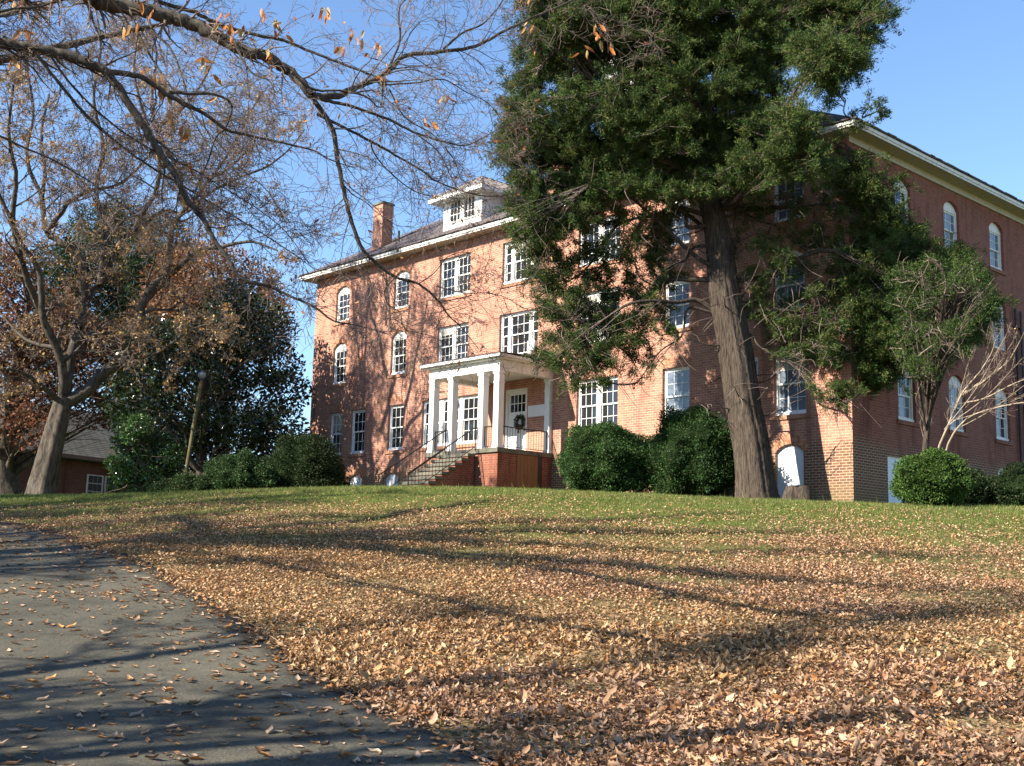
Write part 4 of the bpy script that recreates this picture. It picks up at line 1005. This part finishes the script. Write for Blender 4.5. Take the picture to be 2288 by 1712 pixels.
    bare_tree('chestnut_tree', L_, 'nearest bare tree whose limbs with hanging orange leaves reach in from the upper left', 'tree', M['bark_chest'], 61, pr, 2, .115, .8,
              [(.42, .16, .04), (.5, .24, .07), (.32, .11, .04), (.55, .34, .14), (.2, .07, .03)], 5200, .055, trunk=trunk, base=base_, tpl=(LANCE*[1, 1.1, 1], LANCE_F), rfac=.3, t0=.1, droop=.5)
    # clusters of long hanging leaves
    t = bpy.data.objects['chestnut_tree']; n2 = np.random.RandomState(9); P = []; 
    for x, y, D in ((455,130,12),(470,150,12),(340,170,11),(355,190,11),(375,200,11),(335,165,11),(400,270,11),(410,290,11),(385,262,11),(300,60,12),(340,5,12),(520,55,12),(545,65,12),(588,20,12),(612,55,12),(722,32,12.5),(720,15,12.5),(780,60,12.5),(838,90,12.4),(843,112,12.4),(862,165,12.3),(865,150,12.3),(952,262,12.2),(40,5,11),(60,60,11),(410,430,11),(450,400,11),(605,120,12),(620,60,12),(470,245,11.2),(1000,215,12.5),(770,95,12.4),(815,75,12.4),(505,35,12),(495,45,12),(1180,60,13),(1330,60,13),(1335,75,13),(1350,90,13),(1300,110,13),(420,365,11),(20,170,11),(15,130,11)):
        for k in range(3): P.append(at(x+n2.normal()*9, y+n2.normal()*9, D))
    P = np.array(P); n = len(P); d = n2.normal(size=(n, 3))*.45+np.array([0, 0, -1])
    V, F, Cc = inst(LANCE*[1, .95, 1.5], LANCE_F, P, frames(d, n2), .10+.06*n2.rand(n), cols(n, [(.5, .2, .05), (.55, .3, .13), (.38, .13, .035), (.5, .36, .15)], .2, n2))
    link('leaves', npmesh('leaves', V, F, Cc), M['leaf'], t)
chestnut()

# a bare maple behind the photographer: only its shade reaches the picture
def maple(name, x, y, h, seed, label):
    b = np.array([x, y, float(H(x, y))]); rs = random.Random(seed); L_ = []
    trunk = [(b, .55), (b+[0, 0, 1], .45), (b+[.1, .1, h*.28], .38)]
    top = np.array(trunk[-1][0])
    for k in range(9):
        a = k*.7+rs.uniform(-.3, .3); r = rs.uniform(2.5, 5.5); z = rs.uniform(.35, .7)*h
        q = top+np.array([math.cos(a)*r, math.sin(a)*r, z]); md = top+(q-top)*.5+np.array([math.cos(a)*.6, math.sin(a)*.6, -.3])
        L_.append(([top, md, q], [.24, .15, .05], None))
    pr = dict(PR); pr.update(kids=[0, 4, 5, 5], ang=.7, up=.04, minr=.008, ratio=.58)
    bare_tree(name, L_, label, 'tree', M['bark_oak'], seed, pr, 3, .8, 2.6, [(.3, .14, .05), (.36, .2, .08)], 9000, .13, trunk=trunk, base=b, group='bare maples shading the lawn', rfac=.45)
maple('maple_tree', 6.5, -39.5, 14, 71, 'bare maple beyond the far side of the driveway, behind the photographer')
maple('maple_tree', 13.5, -41, 13, 72, 'bare maple nearest behind the photographer')
maple('maple_tree', -14, -28.5, 15, 73, 'bare maple farthest left across the driveway')

maple('maple_tree', -7, -35, 16, 74, 'bare maple in the middle of the row across the driveway')
maple('maple_tree', -21, -25, 17, 75, 'tallest bare maple, farthest up the driveway')
# --- crape myrtle: pale bare stems by the side wall
def crape():
    D = 32.8; b = at(2075, 1118, D); A = lambda l, D0=32.8, D1=31: [at(x, y, D0+(D1-D0)*i/(len(l)-1)) for i, (x, y) in enumerate(l)]
    L_ = [(A([(2080,1090),(2095,1010),(2115,960),(2150,880),(2190,830),(2215,790),(2225,760),(2240,735)]), [.04,.034,.028,.024,.018,.012,.009,.005], None),
          (A([(2085,1090),(2110,1020),(2130,970),(2170,930),(2230,910),(2290,900),(2330,910)]), [.035,.03,.025,.02,.015,.01,.006], None),
          (A([(2150,880),(2200,850),(2250,810),(2275,770),(2290,740)]), [.03,.024,.018,.012,.007], None),
          (A([(2135,905),(2200,890),(2260,860),(2310,840)]), [.028,.022,.014,.008], None),
          (A([(2140,890),(2190,858),(2225,830),(2245,800)]), [.025,.02,.014,.008], None),
          (A([(2070,1090),(2068,1010),(2066,950),(2055,880),(2062,830)], 34, 34), [.035,.03,.025,.018,.01], None),
          (A([(2190,830),(2210,770),(2220,735)]), [.02,.013,.007], None), (A([(2225,805),(2215,770),(2208,745)]), [.015,.01,.006], None),
          (A([(2160,865),(2165,830),(2150,800),(2130,770)]), [.018,.013,.007,.005], None)]
    pr = dict(PR); pr.update(kids=[0, 4, 3], ang=.5, up=.06, minr=.005, wander=.22, ratio=.62)
    for k, (x0, y0, x1, y1) in enumerate(((2110,960,2250,745),(2120,950,2285,800),(2125,965,2290,860),(2100,990,2170,790),(2130,940,2300,880),(2140,930,2265,760))):
        mx, my = x0+(x1-x0)*.5, y0+(y1-y0)*.42; L_.append((A([(x0,y0),(mx,my),(x1,y1)], 32+.2*k, 31+.15*k), [.014,.009,.004], None))
    bare_tree('crape_myrtle', L_, 'leafless pale-barked crape myrtle leaning right behind the green ball', 'shrub', M['bark_pale'], 81, pr, 1, .24, .55, [(.5, .35, .12)], 40, .06, base=b, t0=.35, rfac=.5, sides0=7)
crape()
# the small cedar whose sunlit top stands against the side wall
D = 32.5; rs9 = random.Random(9); lb = lob([(2000,600),(2080,575),(2120,600),(2160,590),(2205,640),(2215,690),(2150,710),(2160,770),(2090,840),(2010,800)], 25, D, 1.0, .27, 1, rs9)
tk = [(at(2062, 1120, 33.4), .09), (at(2068, 1000, 33.2), .07), (at(2085, 850, 33), .06), (at(2110, 740, 32.8), .045), (at(2125, 620, D), .02)]
leafy_tree('young_cedar', None, tk, lb, 'slim young cedar with yellow green sunlit top against the side wall', 'tree', [(.05, .09, .022), (.09, .125, .028), (.025, .05, .016), (.035, .06, .018)], .075, 26000, M['bark_cedar'], 'needle', 47, .22, spread=1.1, twig_n=5)

# stump
b = at(1783, 1128, 34.2); b[2] = float(H(b[0], b[1]))
t = empty('tree_stump', b, 'short rough grey stump at the foot of the corner right of the cedar trunk', 'stump')
trunkmesh('bark', [b-[0, 0, .15], b+[0, 0, .1], b+[.02, 0, .3], b+[.02, 0, .46]], [.40, .37, .34, .31], M['bark_cedar'], t, sides=26, flute=.12, seed=8, flare=1.15, n=4)
mb = MB(); n = 22; mb.add([(b[0]+.02+.31*math.cos(i*6.283/n)*(1+.05*math.sin(i*2.3)), b[1]+.31*math.sin(i*6.283/n), b[2]+.455+.02*math.sin(i*1.7)) for i in range(n)]+[(b[0], b[1], b[2]+.47)], [(i, (i+1) % n, n) for i in range(n)]); mb.build('cut_top', M['twig'], t)

# --- cottage, lamp
def cottage():
    p0 = at(260, 1100, 66); p1 = at(-40, 1100, 61)
    u = np.array([p1[0]-p0[0], p1[1]-p0[1]]); Ln = 17.0; u = u/np.linalg.norm(u); nrm = np.array([u[1], -u[0]])
    if np.dot(nrm, p0[:2]-CAM[:2]) < 0: nrm = -nrm
    o = p0[:2]-u*2.5; z0 = -.3
    T = lambda p: (o[0]+u[0]*p[0]+nrm[0]*p[1], o[1]+u[1]*p[0]+nrm[1]*p[1], z0+p[2])
    t = empty('brick_cottage', (o[0], o[1], z0), 'low brick cottage with grey shingle roof behind the oak trunk', 'building')
    mb = MB(T); mb.box(0, 9.5, 0, 7, -.4, 3.0); mb.build('wall', M['brick_cot'], t)
    mb = MB(T); mb.box(9.5, 17, 5, 5.2, -.4, 3.0); mb.box(16.7, 17, 0, 5, -.4, 3); mb.box(13, 13.2, .1, .3, -.4, 3); mb.build('carport', mat('dark_boards', (.04, .035, .03), .9), t)
    mb = MB(T); mb.add([(-.5, -.6, 2.95), (17.5, -.6, 2.95), (17.5, 3.5, 5.9), (-.5, 3.5, 5.9), (-.5, 7.6, 2.95), (17.5, 7.6, 2.95), (-.5, -.6, 2.8), (17.5, -.6, 2.8), (17.5, 7.6, 2.8), (-.5, 7.6, 2.8)],
       [(0, 1, 2, 3), (3, 2, 5, 4), (0, 6, 7, 1), (0, 3, 4), (1, 5, 2), (6, 9, 8, 7), (4, 5, 8, 9)]); rf_ = mb.build('roof', M['shingle_grey'], t)
    mb = MB(T); mb.box(-.5, 17.5, -.66, -.61, 2.84, 3.02); mb.build('gutter', mat('leaf_filled_gutter', (.22, .13, .09), .8), rf_)
    for x in (2.3, 3.45):
        mb = MB(T); mb.box(x, x+1.05, -.05, .02, .5, 2.2)
        for a, b_ in ((x+.08, x+.97),): pass
        w_ = mb.build('window', M['white_old'], t); g = MB(T)
        for i in range(3):
            for j in range(4): g.box(x+.1+.29*i, x+.1+.29*i+.26, -.065, -.052, .58+.4*j, .58+.4*j+.36)
        g.build('pane', M['glass_dark'], w_)
cottage()
b = at(420, 1100, 48); b[2] = float(H(b[0], b[1])); tp = at(450, 852, 48)
t = empty('lamp_post', b, 'slightly leaning wooden lamp post with clear globe in front of the magnolia', 'street lamp')
mb = MB(); b1 = Vector(at(422, 1017, 48)); b2 = Vector(tp); b0 = b1+(b1-b2)*.55; mb.bar(b0, b2, .075, 10); mb.build('post', barkmat('weathered_wood', (.15, .13, .07), (.08, .07, .04), .2, 10, .3, .01), t)
bm = bmesh.new(); bmesh.ops.create_uvsphere(bm, u_segments=16, v_segments=10, radius=.15, matrix=Matrix.Translation(b2+Vector((0.02, 0, .24)))); me = bpy.data.meshes.new('globe'); bm.to_mesh(me); bm.free()
link('globe', me, mat('frosted_globe', (.22, .25, .28), .2, .4), t)
mb = MB(); mb.bar(b2, b2+Vector((.01, 0, .12)), .07, 8); mb.bar(b2+Vector((.02, 0, .37)), b2+Vector((.02, 0, .44)), .05, 8); mb.build('lamp_fitting', M['iron'], t)
# ------------------------------------------------------------------ leaf litter and grass
def road_side(x, y):
    """>0 on the lawn side of the driveway edge (metres)"""
    P = ROADP; o = np.argsort(P[:, 0]); return y-np.interp(x, P[o, 0], P[o, 1])
def field(x, y, s=1.0):
    return (np.sin(x*1.3*s+y*.7*s+1)+np.sin(-x*.6*s+y*1.7*s+2.1)+np.sin(x*2.9*s-y*2.1*s)+.7*np.sin(x*5.1*s+y*4.3*s+.5))/3.7
def view_pts(n, dmin, dmax, rs, p=1.0, fov=.58):
    D = np.sqrt(dmin**2+(dmax**2-dmin**2)*rs.rand(n)**p); a = (rs.rand(n)*2-1)*fov
    f = np.array([-math.sin(YAW), math.cos(YAW)]); r = np.array([math.cos(YAW), math.sin(YAW)])
    return CAM[0]+D*(f[0]*np.cos(a)+r[0]*np.sin(a)), CAM[1]+D*(f[1]*np.cos(a)+r[1]*np.sin(a)), D
PALL = [(.40, .25, .145), (.47, .315, .19), (.29, .165, .09), (.53, .385, .26), (.22, .125, .075), (.43, .28, .20), (.36, .17, .065), (.14, .085, .055), (.46, .31, .22)]
def litter():
    rs = np.random.RandomState(77)
    x, y, D = view_pts(1350000, 6.5, 36, rs, .85)
    s = -.5*x+.866*y+4.5; side = road_side(x, y)
    dens = .05+.95*sm(0, 1, np.clip((-s-1+2*field(x, y, .5))/15, 0, 1))**1.1
    dens *= np.where(s < -12, 1, .75+.35*field(x, y, .6))
    dens *= np.clip(.8+.9*field(x, y, 1.1), .12, 1.1)
    dens = np.where(x < -4, dens*.55, dens)
    keep = (side > -.35*rs.rand(len(x))**2) & (rs.rand(len(x)) < dens) & ~((y > -.1) & (x < .1))
    x, y, D, s = x[keep], y[keep], D[keep], s[keep]; n = len(x)
    z = H(x, y)+.01+.06*rs.rand(n)*np.clip(-s/8, .2, 1)
    P = np.stack([x, y, z], 1); R = rots(n, 1.0, rs=rs)
    C_ = cols(n, PALL, .25, rs)*1.0
    pk = field(x, y, .25)[:, None]; C_ = C_*np.where(pk > .1, np.array([[1.01, .95, .90]]), np.array([[1, .97, .82]]))
    sz = np.where(D < 15, .024+.03*rs.rand(n)+.06*rs.rand(n)**7, .022+.024*rs.rand(n))
    kind = rs.rand(n); near = D < 15
    parts = []
    a = near & (kind < .55); parts.append(inst(LANCE*[1.1, 1.5, 2.6], LANCE_F, P[a], R[a], sz[a]*1.25, C_[a]))
    a = near & (kind >= .55); parts.append(inst(STAR, STAR_F, P[a], R[a], sz[a]*1.1, C_[a]))
    a = ~near; T5 = np.array([[0, 0, 0], [.5, .36, .16], [1, 0, .02], [.5, -.36, .16]]); T5F = np.array([[0, 2, 1], [0, 3, 2]])
    parts.append(inst(T5, T5F, P[a], R[a], sz[a]*1.25, C_[a]))
    V, F, Cc = joinm(parts); print('litter', n, len(F))
    o = link('fallen_leaves', npmesh('fallen_leaves', V, F, Cc), M['leaf_g']); tag(o, 'dry tan and brown leaves lying thick over the sloping lawn', 'leaves', kind='stuff')
    # leaves blown on the driveway, with drifts
    x, y, D = view_pts(60000, 6.5, 34, rs, 1.0, .62); side = road_side(x, y)
    dens = .17+1.1*np.exp(side/.4)+.5*(field(x, y, .9)+.3*field(x, y, 3) > .42)*np.clip((D-9)/5, .3, 1)
    keep = (side < .05) & (side > -6) & (rs.rand(len(x)) < dens*1.15)
    x, y, D = x[keep], y[keep], D[keep]; n = len(x); P = np.stack([x, y, H(x, y)+.021+.006*rs.rand(n)], 1)
    V, F, Cc = inst(LANCE*[1.1, 1.3, 1.9], LANCE_F, P, rots(n, .3, rs=rs), .05+.09*rs.rand(n), cols(n, PALL+[(.5, .25, .08)], .25, rs))
    o = link('driveway_leaves', npmesh('driveway_leaves', V, F, Cc), M['leaf_g']); tag(o, 'long curled leaves scattered in drifts over the driveway', 'leaves', kind='stuff'); print('road leaves', n)
litter()
def grass():
    rs = np.random.RandomState(78)
    x, y, D = view_pts(480000, 7, 42, rs, .75)
    s = -.5*x+.866*y+4.5; side = road_side(x, y)
    dens = np.where(s > -5, 1, np.where(s > -11, .75, .5))*np.clip(.75-.6*field(x, y, 1.1), .15, 1.1)
    keep = (side > -.06*rs.rand(len(x))) & (rs.rand(len(x)) < dens) & ~((y > -.05) & (x < .05) & (x > -28.5))
    x, y, D, s = x[keep], y[keep], D[keep], s[keep]; n = len(x)
    P = np.stack([x, y, H(x, y)-.01], 1); hgt = (.04+.05*rs.rand(n))*np.where(s > -3, 1.35, .9)*(1+.3*field(x, y, 2.5)); hgt[rs.rand(n) < .002] *= 3
    d = rs.normal(size=(n, 3))*.42; d[:, 2] = 1
    T = np.array([[0, .5, 0], [0, -.5, 0], [1, 0, .12]]); Fb = np.array([[0, 1, 2]])
    S = np.stack([hgt, .005+.0003*D, hgt], 1)
    C_ = cols(n, [(.11, .165, .03), (.15, .21, .04), (.07, .11, .02), (.30, .27, .11), (.19, .21, .06)], .25, rs)
    V, F, Cc = inst(T, Fb, P, frames(d, rs), S, C_)
    o = link('grass', npmesh('grass', V, F, Cc), M['grassb']); tag(o, 'short green grass on the crest and between the leaves', 'grass', kind='stuff'); print('grass', n)
grass()
